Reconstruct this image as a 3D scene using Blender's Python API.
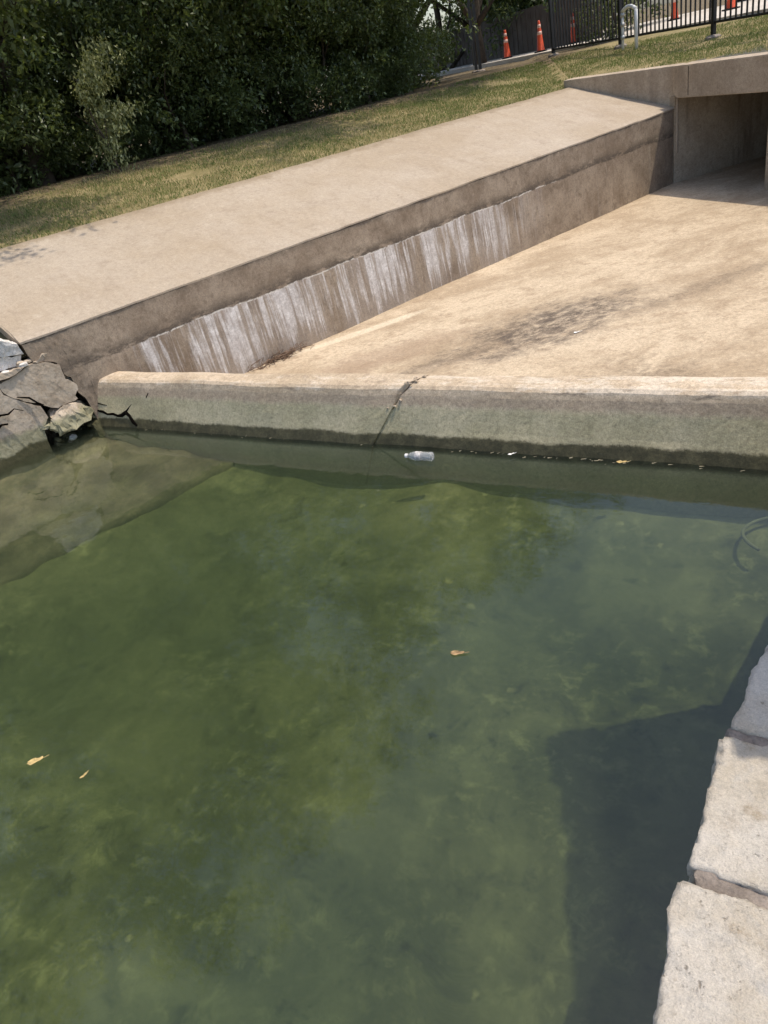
import bpy, bmesh, math, random
import numpy as np
from mathutils import Vector, Matrix, noise

# ------------------------------------------------------------------ camera, sky, sun, exposure
scene = bpy.context.scene
for o in list(bpy.data.objects):
    bpy.data.objects.remove(o)
SUN_EL, SUN_AZ = 68.5, 34.0           # azimuth counted from +X towards +Y
cam_d = bpy.data.cameras.new('camera')
cam = bpy.data.objects.new('camera', cam_d)
scene.collection.objects.link(cam)
cam.matrix_world = Matrix(((0.85592, -0.10479, 0.50638, 0.0),
                           (0.47666, 0.53956, -0.69402, 0.0),
                           (-0.20050, 0.83540, 0.51177, 2.3),
                           (0, 0, 0, 1)))
cam_d.sensor_fit = 'VERTICAL'
cam_d.sensor_height = 36.0
cam_d.lens = 720.0 / 1024.0 * 36.0
cam_d.clip_start = 0.05
cam_d.clip_end = 2000
scene.camera = cam

world = bpy.data.worlds.new('World')
scene.world = world
world.use_nodes = True
wn = world.node_tree
wn.nodes.clear()
sky = wn.nodes.new('ShaderNodeTexSky')
sky.sky_type = 'NISHITA'
sky.sun_disc = False
sky.sun_elevation = math.radians(SUN_EL)
sky.sun_rotation = math.radians(90 - SUN_AZ)
sky.dust_density = 2.2
bg = wn.nodes.new('ShaderNodeBackground')
bg.inputs[1].default_value = 0.15
wo = wn.nodes.new('ShaderNodeOutputWorld')
wn.links.new(sky.outputs[0], bg.inputs[0])
wn.links.new(bg.outputs[0], wo.inputs[0])

sun_d = bpy.data.lights.new('sun', 'SUN')
sun_d.energy = 2.5
sun_d.angle = math.radians(0.53)
sun_d.color = (1.0, 0.90, 0.76)
sun = bpy.data.objects.new('sun', sun_d)
scene.collection.objects.link(sun)
_e, _a = math.radians(SUN_EL), math.radians(SUN_AZ)
SDIR = Vector((math.cos(_e) * math.cos(_a), math.cos(_e) * math.sin(_a), math.sin(_e)))
sun.rotation_euler = SDIR.to_track_quat('Z', 'Y').to_euler()

scene.view_settings.view_transform = 'Standard'
scene.view_settings.look = 'None'
scene.view_settings.gamma = 1.0
scene.view_settings.exposure = 0.57
scene.render.engine = 'CYCLES'
scene.cycles.max_bounces = 8
scene.cycles.diffuse_bounces = 3
scene.cycles.transparent_max_bounces = 12
scene.cycles.volume_bounces = 1
scene.cycles.use_denoising = True
scene.cycles.use_adaptive_sampling = True
scene.cycles.adaptive_threshold = 0.02
scene.cycles.sample_clamp_indirect = 4.0

COL = scene.collection
RNG = np.random.default_rng(7)
random.seed(7)

# ------------------------------------------------------------------ plan of the place
DW = np.array([0.3679, 0.9299])              # along the wing wall, towards the culvert
NW = np.array([0.9299, -0.3679])             # out of the wing wall face, over the channel
W0 = np.array([-6.0, 3.95])                  # foot of the wing wall at the weir
SLABW = 1.945                                # width of the sloping slab
HD = np.array([0.7507, -0.6606])             # along the headwall
HN = np.array([0.6606, 0.7507])              # from the headwall face into the culvert
H0 = np.array([-2.41, 13.02])                # corner of wing wall and culvert
FLOOR = -0.12
WTOP = 0.95
HTOP = 1.50

def d1f(x, y): return -((x - W0[0]) * NW[0] + (y - W0[1]) * NW[1]) - SLABW
def d2f(x, y): return (x - H0[0]) * HN[0] + (y - H0[1]) * HN[1]
def tf(x, y): return (x - W0[0]) * DW[0] + (y - W0[1]) * DW[1]
def wing(t, u, z):                            # u = metres behind the face
    p = W0 + DW * t - NW * u
    return (p[0], p[1], z)
def batter(t, z): return -.075 * (1 - (z + .5) / 1.42) * min(max((9.6 - t) / 1.6, 0), 1)
def head(s, v, z):                            # v = metres behind the headwall face
    p = H0 + HD * s + HN * v
    return (p[0], p[1], z)
def slab_edge(t): return 1.535 - 0.0095 * t
def ground_z(x, y):
    d1, d2, t = d1f(x, y), d2f(x, y), tf(x, y)
    if x < -2.2 or d1 > -SLABW: d2 = max(d2, t - 9.9)
    e = slab_edge(min(max(t, -6), 12))
    if d1 >= 0 or d2 >= 0:
        if d2 > d1:
            z = HTOP - 0.035 + 0.122 * min(max(d2, 0), 3.0)
            if d1 > -1: z = max(z, (e - .03 + 0.125 * min(max(d1, 0), 3.0)))
        else:
            z = e - 0.02 + 0.125 * min(max(d1, 0), 3.0)
    else:
        u = d1 + SLABW
        z = WTOP + (e - WTOP) * min(max(u / SLABW, -.2), 1) - 0.17
    if (x > -1 and d2 < 0) :
        z = min(max(0.60 + (y - 3.0) * 0.12, 0.60), HTOP)
    k = min(max(math.hypot(x, y) - 45, 0) / 60, 1)
    return z + k * .3 + 0.015 * noise.noise((x * .9, y * .9, 3))

# ------------------------------------------------------------------ helpers
def mat(name):
    m = bpy.data.materials.new(name)
    m.use_nodes = True
    nt = m.node_tree
    nt.nodes.clear()
    return m, G(nt)

class G:
    """small node-graph helper"""
    def __init__(s, nt):
        s.nt = nt
        s.out = s.n('ShaderNodeOutputMaterial')
        s.tc = s.n('ShaderNodeTexCoord')
        s.P = s.tc.outputs['Object']
    def n(s, t, **kw):
        x = s.nt.nodes.new(t)
        for k, v in kw.items(): setattr(x, k, v)
        return x
    def l(s, a, b): s.nt.links.new(a, b)
    def set(s, sock, v):
        if hasattr(v, 'links') or isinstance(v, bpy.types.NodeSocket): s.l(v, sock)
        else: sock.default_value = v
    def mul(s, vec, sc):
        x = s.n('ShaderNodeVectorMath', operation='MULTIPLY'); s.l(vec, x.inputs[0]); x.inputs[1].default_value = sc; return x.outputs[0]
    def add(s, vec, o):
        x = s.n('ShaderNodeVectorMath', operation='ADD'); s.l(vec, x.inputs[0]); s.set(x.inputs[1], o); return x.outputs[0]
    def dot(s, vec, o):
        x = s.n('ShaderNodeVectorMath', operation='DOT_PRODUCT'); s.l(vec, x.inputs[0]); x.inputs[1].default_value = o; return x.outputs['Value']
    def xyz(s, vec):
        x = s.n('ShaderNodeSeparateXYZ'); s.l(vec, x.inputs[0]); return x.outputs
    def comb(s, a, b, c=0.0):
        x = s.n('ShaderNodeCombineXYZ')
        for i, v in enumerate((a, b, c)): s.set(x.inputs[i], v)
        return x.outputs[0]
    def noise(s, vec, scale, detail=4, rough=.55, dist=0.0):
        x = s.n('ShaderNodeTexNoise'); s.l(vec, x.inputs['Vector'])
        x.inputs['Scale'].default_value = scale; x.inputs['Detail'].default_value = detail
        x.inputs['Roughness'].default_value = rough; x.inputs['Distortion'].default_value = dist
        return x.outputs[0]
    def vor(s, vec, scale, feature='F1'):
        x = s.n('ShaderNodeTexVoronoi', feature=feature); s.l(vec, x.inputs['Vector']); x.inputs['Scale'].default_value = scale
        return x.outputs['Distance']
    def math(s, op, a, b=0.0, c=0.0, clamp=False):
        x = s.n('ShaderNodeMath', operation=op, use_clamp=clamp)
        s.set(x.inputs[0], a); s.set(x.inputs[1], b); s.set(x.inputs[2], c); return x.outputs[0]
    def step(s, v, lo, hi):                   # smooth 0..1 between lo and hi (lo may exceed hi)
        x = s.n('ShaderNodeMapRange', interpolation_type='SMOOTHSTEP')
        s.set(x.inputs[0], v)
        if lo <= hi:
            x.inputs[1].default_value = lo; x.inputs[2].default_value = hi; x.inputs[3].default_value = 0; x.inputs[4].default_value = 1
        else:
            x.inputs[1].default_value = hi; x.inputs[2].default_value = lo; x.inputs[3].default_value = 1; x.inputs[4].default_value = 0
        return x.outputs[0]
    def mix(s, fac, a, b, blend='MIX'):
        x = s.n('ShaderNodeMix', data_type='RGBA', blend_type=blend)
        s.set(x.inputs[0], fac)
        for i, v in ((6, a), (7, b)):
            if isinstance(v, tuple): x.inputs[i].default_value = (*v[:3], 1)
            else: s.l(v, x.inputs[i])
        return x.outputs[2]
    def grain(s, c, amt=.2, scale=70, seed=0.0):
        f = s.noise(s.add(s.P, (seed, 0, 0)), scale, 4, .8)
        x = s.n('ShaderNodeMapRange'); s.l(f, x.inputs[0])
        x.inputs[1].default_value = .32; x.inputs[2].default_value = .68; x.inputs[3].default_value = 1 - amt; x.inputs[4].default_value = 1 + amt
        v = s.n('ShaderNodeVectorMath', operation='SCALE'); s.l(c, v.inputs[0]); s.l(x.outputs[0], v.inputs['Scale'])
        return v.outputs[0]
    def bump(s, h, strength=.5, dist=.01, normal=None):
        x = s.n('ShaderNodeBump'); x.inputs['Strength'].default_value = strength; x.inputs['Distance'].default_value = dist
        s.l(h, x.inputs['Height'])
        if normal is not None: s.l(normal, x.inputs['Normal'])
        return x.outputs[0]
    def bsdf(s, color, rough=.85, normal=None, metal=0.0, spec=.3):
        x = s.n('ShaderNodeBsdfPrincipled')
        if isinstance(color, tuple): x.inputs['Base Color'].default_value = (*color[:3], 1)
        else: s.l(color, x.inputs['Base Color'])
        s.set(x.inputs['Roughness'], rough); x.inputs['Metallic'].default_value = metal
        x.inputs['Specular IOR Level'].default_value = spec
        if normal is not None: s.l(normal, x.inputs['Normal'])
        s.l(x.outputs[0], s.out.inputs[0])
        return x

def simple(name, color, rough=.6, metal=0.0, spec=.4, var=.15, scale=12, bump=0.0):
    m, g = mat(name)
    f = g.noise(g.P, scale, 5)
    c = g.mix(g.step(f, .3, .7), tuple(v * (1 - var) for v in color), tuple(min(v * (1 + var), 1) for v in color))
    nrm = g.bump(g.noise(g.P, scale * 6, 4), bump, .004) if bump else None
    g.bsdf(c, rough, nrm, metal, spec)
    return m

def mesh_np(name, V, F, smooth=False):
    """V (n,3), F (m,k) all the same k"""
    me = bpy.data.meshes.new(name)
    V = np.asarray(V, np.float32); F = np.asarray(F, np.int32)
    k = F.shape[1]
    me.vertices.add(len(V)); me.vertices.foreach_set('co', V.ravel())
    me.loops.add(F.size); me.loops.foreach_set('vertex_index', F.ravel())
    me.polygons.add(len(F)); me.polygons.foreach_set('loop_start', np.arange(0, F.size, k, dtype=np.int32))
    me.polygons.foreach_set('loop_total', np.full(len(F), k, np.int32))
    if smooth: me.polygons.foreach_set('use_smooth', np.ones(len(F), bool))
    me.update(calc_edges=True); me.validate()
    return me

def obj(name, me, m, parent=None):
    o = bpy.data.objects.new(name, me)
    COL.objects.link(o)
    if m is not None and len(me.materials) == 0: me.materials.append(m)
    if parent is not None:
        o.parent = parent
        o.matrix_parent_inverse = parent.matrix_basis.inverted()
    return o

def local_child(name, me, m, parent):        # mesh in the parent's own coordinates
    o = bpy.data.objects.new(name, me); COL.objects.link(o); o.parent = parent
    if m is not None and len(me.materials) == 0: me.materials.append(m)
    return o

def tag(o, label=None, cat=None, group=None, kind=None):
    if label: o['label'] = label
    if cat: o['category'] = cat
    if group: o['group'] = group
    if kind: o['kind'] = kind
    return o

def thing(name, label, cat, loc=(0, 0, 0), group=None):
    o = bpy.data.objects.new(name, None); COL.objects.link(o); o.location = loc
    o.empty_display_size = .2
    return tag(o, label, cat, group)

def bm_mesh(name, bm, smooth=False):
    me = bpy.data.meshes.new(name); bm.normal_update(); bm.to_mesh(me); bm.free()
    if smooth:
        for p in me.polygons: p.use_smooth = True
    return me

def add_hexa(bm, p):
    """p: 8 points, bottom ring then top ring"""
    v = [bm.verts.new(q) for q in p]
    for f in ((3, 2, 1, 0), (4, 5, 6, 7), (0, 1, 5, 4), (1, 2, 6, 5), (2, 3, 7, 6), (3, 0, 4, 7)):
        bm.faces.new([v[i] for i in f])
def add_box(bm, x0, x1, y0, y1, z0, z1):
    add_hexa(bm, [(x0, y0, z0), (x1, y0, z0), (x1, y1, z0), (x0, y1, z0), (x0, y0, z1), (x1, y0, z1), (x1, y1, z1), (x0, y1, z1)])
def hbox(s0, s1, v0, v1, z0, z1):
    return [head(s0, v0, z0), head(s1, v0, z0), head(s1, v1, z0), head(s0, v1, z0), head(s0, v0, z1), head(s1, v0, z1), head(s1, v1, z1), head(s0, v1, z1)]
def add_tube(bm, pts, radii, seg=10, cap=True):
    pts = [Vector(p) for p in pts]
    if not isinstance(radii, (list, tuple)): radii = [radii] * len(pts)
    rings = []
    up = Vector((.13, .31, .94))
    for i, p in enumerate(pts):
        a = pts[max(i - 1, 0)]; b = pts[min(i + 1, len(pts) - 1)]
        t = (b - a).normalized()
        x = t.cross(up)
        if x.length < 1e-3: x = t.cross(Vector((1, 0, 0)))
        x.normalize(); y = t.cross(x)
        rings.append([bm.verts.new(p + (x * math.cos(k * 2 * math.pi / seg) + y * math.sin(k * 2 * math.pi / seg)) * radii[i]) for k in range(seg)])
    for r0, r1 in zip(rings, rings[1:]):
        for k in range(seg):
            bm.faces.new((r0[k], r0[(k + 1) % seg], r1[(k + 1) % seg], r1[k]))
    if cap:
        bm.faces.new(rings[0][::-1]); bm.faces.new(rings[-1])
def add_lathe(bm, prof, seg=20, M=Matrix()):
    """prof: list of (r, z)"""
    rings = []
    for r, z in prof:
        rings.append([bm.verts.new(M @ Vector((max(r, 1e-4) * math.cos(2 * math.pi * k / seg), max(r, 1e-4) * math.sin(2 * math.pi * k / seg), z))) for k in range(seg)])
    for r0, r1 in zip(rings, rings[1:]):
        for k in range(seg): bm.faces.new((r0[k], r0[(k + 1) % seg], r1[(k + 1) % seg], r1[k]))
    bm.faces.new(rings[0][::-1]); bm.faces.new(rings[-1])
def grid_mesh(name, xs, ys, zf, keep=None, smooth=True):
    nx, ny = len(xs), len(ys)
    V = np.array([(x, y, zf(x, y)) for y in ys for x in xs])
    F = []
    for j in range(ny - 1):
        for i in range(nx - 1):
            if keep is None or keep((xs[i] + xs[i + 1]) / 2, (ys[j] + ys[j + 1]) / 2):
                a = j * nx + i
                F.append((a, a + 1, a + nx + 1, a + nx))
    return mesh_np(name, V, F, smooth)
def sweep(name, prof, ts, fn, jitter=0.0, fscale=3.0, closed=True):
    """prof: list of (u, z) or function of t; swept along ts; fn(t,u,z) -> world"""
    V, F = [], []
    n = None
    for t in ts:
        pr = prof(t) if callable(prof) else prof
        n = len(pr)
        for (u, z) in pr:
            p = Vector(fn(t, u, z))
            if jitter: p += jitter * noise.noise_vector(p * fscale) + jitter * .5 * noise.noise_vector(p * fscale * 4)
            V.append(p)
    m = len(ts)
    for i in range(m - 1):
        for k in range(n if closed else n - 1):
            F.append((i * n + k, i * n + (k + 1) % n, (i + 1) * n + (k + 1) % n, (i + 1) * n + k))
    me = bpy.data.meshes.new(name)
    faces = F + ([tuple(range(n))[::-1], tuple((m - 1) * n + k for k in range(n))] if closed else [])
    me.from_pydata([tuple(v) for v in V], [], faces)
    bm = bmesh.new(); bm.from_mesh(me); bmesh.ops.recalc_face_normals(bm, faces=bm.faces); bm.to_mesh(me); bm.free()
    return me
def densify(pr, step):
    out = []
    n = len(pr)
    for i in range(n):
        a, b = pr[i], pr[(i + 1) % n]
        k = max(1, int(math.hypot(a[0] - b[0], a[1] - b[1]) / step))
        for j in range(k): out.append((a[0] + (b[0] - a[0]) * j / k, a[1] + (b[1] - a[1]) * j / k))
    return out
def dup(root, loc, rotz=0, scale=1.0, label=None):
    r = root.copy(); COL.objects.link(r); r.location = loc; r.rotation_euler = (0, 0, rotz); r.scale = (scale,) * 3 if not isinstance(scale, tuple) else scale
    if label: r['label'] = label
    for ch in [c for c in bpy.data.objects if c.parent == root]:
        c = ch.copy(); COL.objects.link(c); c.parent = r
        for gch in [q for q in bpy.data.objects if q.parent == ch]:
            d = gch.copy(); COL.objects.link(d); d.parent = c
    return r

# ------------------------------------------------------------------ materials
def m_slab():
    m, g = mat('sloped slab concrete')
    f = g.noise(g.P, .9, 5, .6); f2 = g.noise(g.P, 5, 10, .72); f3 = g.noise(g.P, 22, 8, .75); f6 = g.noise(g.P, 120, 3, .7)
    c = g.mix(g.step(f, .3, .72), (.365, .295, .215), (.415, .35, .275))
    c = g.mix(g.math('MULTIPLY', g.step(f2, .50, .70), .6), c, (.30, .24, .18))
    c = g.mix(g.math('MULTIPLY', g.step(f2, .46, .28), .5), c, (.47, .40, .315))
    c = g.mix(g.math('MULTIPLY', g.step(f3, .52, .70), .55), c, (.27, .215, .16))
    c = g.mix(g.math('MULTIPLY', g.step(f3, .44, .28), .5), c, (.48, .42, .34))
    c = g.mix(g.math('MULTIPLY', g.step(f6, .55, .72), .4), c, (.25, .20, .15))
    sp = g.math('MULTIPLY', g.step(g.vor(g.P, 2.1), .035, .02), g.step(g.noise(g.P, 1.3, 2), .5, .55))
    c = g.mix(g.math('MULTIPLY', sp, .8), c, (.10, .08, .06))
    d1 = g.math('ADD', g.dot(g.P, (-NW[0], -NW[1], 0)), float(W0 @ NW) - SLABW)
    # washed-down dirt: runs across the fall from the bank
    t = g.dot(g.P, (DW[0], DW[1], 0))
    run = g.noise(g.comb(g.math('MULTIPLY', t, 3.0), g.math('MULTIPLY', d1, .5), 0.0), 1.0, 8, .7, .3)
    c = g.mix(g.math('MULTIPLY', g.step(run, .52, .72), .35), c, (.29, .225, .155))
    e = g.step(g.math('ADD', d1, g.math('MULTIPLY', g.math('SUBTRACT', f2, .5), .5)), -.20, -.02)
    c = g.mix(g.math('MULTIPLY', e, .65), c, (.24, .185, .12))
    c = g.grain(g.grain(c, .15, 75), .10, 24, 5.0)
    h = g.math('ADD', g.math('MULTIPLY', f3, .5), f2)
    g.bsdf(c, .9, g.bump(h, .35, .01), spec=.2)
    return m
def m_wing():
    m, g = mat('wing wall concrete with lime streaks')
    t = g.math('ADD', g.dot(g.P, (DW[0], DW[1], 0)), -float(W0 @ DW))
    z = g.xyz(g.P)[2]
    f = g.noise(g.P, 2.2, 8, .68); f2 = g.noise(g.P, 9, 10, .74); f3 = g.noise(g.P, 40, 6, .75)
    c = g.mix(g.step(f, .32, .68), (.215, .165, .118), (.345, .28, .21))
    c = g.mix(g.math('MULTIPLY', g.step(f2, .50, .68), .7), c, (.155, .118, .085))
    c = g.mix(g.math('MULTIPLY', g.step(f2, .44, .28), .5), c, (.40, .335, .26))
    c = g.mix(g.math('MULTIPLY', g.step(f3, .54, .70), .4), c, (.15, .115, .082))
    # old dark runs everywhere
    s0 = g.noise(g.comb(g.math('MULTIPLY', t, 9.0), g.math('MULTIPLY', z, .9), 2.0), 1.0, 8, .7, .3)
    c = g.mix(g.math('MULTIPLY', g.step(s0, .54, .70), .45), c, (.15, .115, .085))
    # pour line: nearly straight, finely ragged
    wob = g.math('ADD', g.math('MULTIPLY', g.math('SUBTRACT', g.noise(g.comb(t, 0.0, 0.0), 1.1, 3, .5), .5), .11),
                 g.math('MULTIPLY', g.math('SUBTRACT', g.noise(g.comb(t, 0.0, 5.0), 9.0, 8, .75), .5), .055))
    zl = g.math('SUBTRACT', z, g.math('ADD', .575, wob))
    belt = g.math('MULTIPLY', g.step(zl, -.012, .004), g.step(zl, .15, .0))
    c = g.mix(g.math('MULTIPLY', belt, g.step(g.noise(g.comb(t, g.math('MULTIPLY', z, 2.5), 4.0), 4.0, 8, .7), .38, .54)), c, (.105, .085, .066))
    c = g.mix(g.math('MULTIPLY', g.step(z, .86, .93), g.math('MULTIPLY', g.step(f2, .36, .56), .7)), c, (.13, .108, .085))
    # lime: fine drips inside broader curtains, each with its own length
    sf = g.noise(g.comb(g.math('MULTIPLY', t, 30.0), g.math('MULTIPLY', z, 1.6), 0.0), 1.0, 6, .65, .4)
    sm = g.noise(g.comb(g.math('MULTIPLY', t, 8.0), g.math('MULTIPLY', z, .5), 7.0), 1.0, 6, .65, .3)
    sc = g.noise(g.comb(g.math('MULTIPLY', t, 1.5), g.math('MULTIPLY', z, .3), 9.0), 1.0, 3, .5, .2)
    ln = g.noise(g.comb(g.math('MULTIPLY', t, 13.0), 0.0, 3.0), 1.0, 5, .7)
    st = g.math('ADD', g.math('ADD', g.math('MULTIPLY', sf, .42), g.math('MULTIPLY', sm, .62)), g.math('MULTIPLY', sc, .42))
    fade = g.math('MULTIPLY', g.math('MAXIMUM', g.math('SUBTRACT', g.math('MULTIPLY', zl, -1.0), g.math('MULTIPLY', ln, .75)), 0.0), .30)
    st = g.math('SUBTRACT', st, fade)
    below = g.step(zl, .004, -.010)
    rng = g.math('MULTIPLY', g.step(g.math('ADD', t, g.math('MULTIPLY', sm, .6)), .92, 1.15), g.step(g.math('ADD', t, g.math('MULTIPLY', sm, 2.4)), 8.0, 6.6))
    wht = g.math('MULTIPLY', g.math('MULTIPLY', g.step(st, .665, .80), below), rng)
    film = g.math('MULTIPLY', g.math('MULTIPLY', g.step(sc, .38, .56), below), rng)
    c = g.mix(g.math('MULTIPLY', film, .45), c, (.36, .315, .275))
    c = g.mix(g.math('MULTIPLY', wht, g.math('ADD', .6, g.math('MULTIPLY', g.step(f3, .3, .6), .35))), c, g.mix(g.step(f2, .36, .66), (.50, .465, .44), (.76, .735, .71)))
    rust = g.math('MULTIPLY', g.math('MULTIPLY', g.step(g.noise(g.comb(g.math('MULTIPLY', t, 5.0), g.math('MULTIPLY', z, .6), 21.0), 1.0, 6, .7), .57, .70), below), rng)
    c = g.mix(g.math('MULTIPLY', rust, .7), c, (.20, .135, .085))
    wk = g.math('MULTIPLY', g.math('MULTIPLY', g.step(sm, .55, .68), g.step(zl, 0.0, -.05)), g.step(t, 5.8, 6.8))
    c = g.mix(g.math('MULTIPLY', wk, .35), c, (.44, .39, .32))
    line = g.math('MULTIPLY', g.math('MULTIPLY', g.step(g.math('ABSOLUTE', zl), .010, .003), g.step(t, .7, .9)), g.math('MULTIPLY', g.step(t, 7.2, 6.4), g.step(g.noise(g.comb(t, 0.0, 3.0), 6, 5, .7), .42, .54)))
    c = g.mix(g.math('MULTIPLY', line, .85), c, (.68, .64, .57))
    c = g.grain(g.grain(c, .22, 90), .16, 30, 5.0)
    h = g.math('ADD', f2, g.math('MULTIPLY', f3, .5))
    g.bsdf(c, .9, g.bump(h, .3, .008), spec=.2)
    return m
def m_conc(name, a, b, dark, seed=0.0, streak=.5, bump=.35, sc=1.6):
    m, g = mat(name)
    P = g.add(g.P, (seed, seed * 2, 0))
    f = g.noise(P, sc, 6, .6); f2 = g.noise(P, sc * 9, 5, .65)
    q = g.xyz(P)
    sv = g.comb(g.math('MULTIPLY', q[0], 5), g.math('MULTIPLY', q[1], 5), g.math('MULTIPLY', q[2], .5))
    s1 = g.noise(sv, 1.0, 5, .6, .3)
    c = g.mix(g.step(f, .3, .7), a, b)
    c = g.mix(g.math('MULTIPLY', g.step(s1, .5, .72), streak), c, dark)
    f3 = g.noise(P, sc * 14, 9, .76)
    c = g.mix(g.math('MULTIPLY', g.step(f3, .52, .68), .6), c, dark)
    c = g.mix(g.math('MULTIPLY', g.step(f3, .43, .28), .45), c, tuple(min(v * 1.25, 1) for v in b))
    c = g.mix(g.math('MULTIPLY', g.step(f2, .5, .78), .45), c, dark)
    c = g.grain(g.grain(c, .2, 85), .15, 28, 5.0)
    h = g.math('ADD', f2, g.math('MULTIPLY', g.noise(P, 80, 3), .5))
    g.bsdf(c, .9, g.bump(h, bump, .008), spec=.2)
    return m
def m_floor():
    m, g = mat('channel floor concrete with silt')
    q = g.P
    a = g.dot(q, (.60, .80, 0)); b = g.dot(q, (.80, -.60, 0))
    ab = g.comb(g.math('MULTIPLY', a, .72), b, 0.0)
    f = g.noise(ab, 1.2, 10, .70, .5); f2 = g.noise(ab, 4.5, 12, .76, .3); f3 = g.noise(q, 16, 10, .78); f4 = g.noise(ab, 14, 8, .74, .2); f6 = g.noise(q, 90, 4, .75)
    c = g.mix(g.step(f, .36, .64), (.38, .295, .20), (.54, .44, .315))
    c = g.mix(g.math('MULTIPLY', g.step(f2, .50, .66), .65), c, (.30, .22, .145))
    c = g.mix(g.math('MULTIPLY', g.step(f2, .46, .32), .6), c, (.60, .49, .35))
    c = g.mix(g.math('MULTIPLY', g.step(f4, .53, .68), .55), c, (.27, .205, .14))
    c = g.mix(g.math('MULTIPLY', g.step(f3, .53, .68), .55), c, (.25, .19, .13))
    c = g.mix(g.math('MULTIPLY', g.step(f3, .43, .28), .5), c, (.66, .56, .42))
    c = g.mix(g.math('MULTIPLY', g.step(f6, .56, .72), .4), c, (.20, .155, .11))
    def blot(cx, cy, ra, rb, seed, k=2.2):
        da = g.math('DIVIDE', g.math('SUBTRACT', a, .60 * cx + .80 * cy), ra)
        db = g.math('DIVIDE', g.math('SUBTRACT', b, .80 * cx - .60 * cy), rb)
        r = g.math('SQRT', g.math('ADD', g.math('MULTIPLY', da, da), g.math('MULTIPLY', db, db)))
        return g.math('ADD', r, g.math('MULTIPLY', g.math('SUBTRACT', g.noise(g.add(q, (seed, 0, 0)), 3.0, 10, .74, .3), .5), k))
    grit = g.step(g.noise(ab, 7, 12, .80), .40, .57)
    k1 = g.math('MULTIPLY', g.step(blot(-2.4, 6.75, 1.15, .6, 3), 1.25, .40), g.math('ADD', .2, g.math('MULTIPLY', grit, .8)))
    c = g.mix(g.math('MULTIPLY', k1, .88), c, (.09, .072, .060))
    k2 = g.step(blot(-3.35, 5.5, .95, .16, 8), 1.1, .3)
    c = g.mix(g.math('MULTIPLY', k2, g.math('ADD', .3, g.math('MULTIPLY', grit, .4))), c, (.16, .125, .092))
    k5 = g.step(blot(-4.0, 5.75, 1.3, .36, 18), 1.1, .5)
    c = g.mix(g.math('MULTIPLY', k5, .45), c, (.30, .215, .15))
    k3 = g.math('MULTIPLY', g.step(blot(-.9, 5.2, .45, 1.0, 15), 1.15, .3), grit)
    c = g.mix(g.math('MULTIPLY', k3, .65), c, (.16, .125, .09))
    k4 = g.math('MULTIPLY', g.step(blot(-1.2, 7.6, 1.5, .2, 22), 1.1, .3), g.math('ADD', .3, g.math('MULTIPLY', grit, .6)))
    c = g.mix(g.math('MULTIPLY', k4, .6), c, (.18, .14, .10))
    k6 = g.step(blot(-4.6, 6.6, 1.1, .10, 31, 1.2), 1.1, .5)
    c = g.mix(g.math('MULTIPLY', k6, .6), c, (.66, .57, .43))
    # dried tide line and grey silt held back by the weir
    y = g.math('ADD', g.xyz(q)[1], g.math('MULTIPLY', g.math('SUBTRACT', f2, .5), .9))
    c = g.mix(g.math('MULTIPLY', g.step(y, 5.0, 4.45), .6), c, (.25, .20, .15))
    c = g.grain(g.grain(c, .22, 80), .18, 26, 5.0)
    g.bsdf(c, .92, g.bump(g.math('ADD', g.math('MULTIPLY', f3, .6), f2), .5, .014), spec=.15)
    return m
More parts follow.
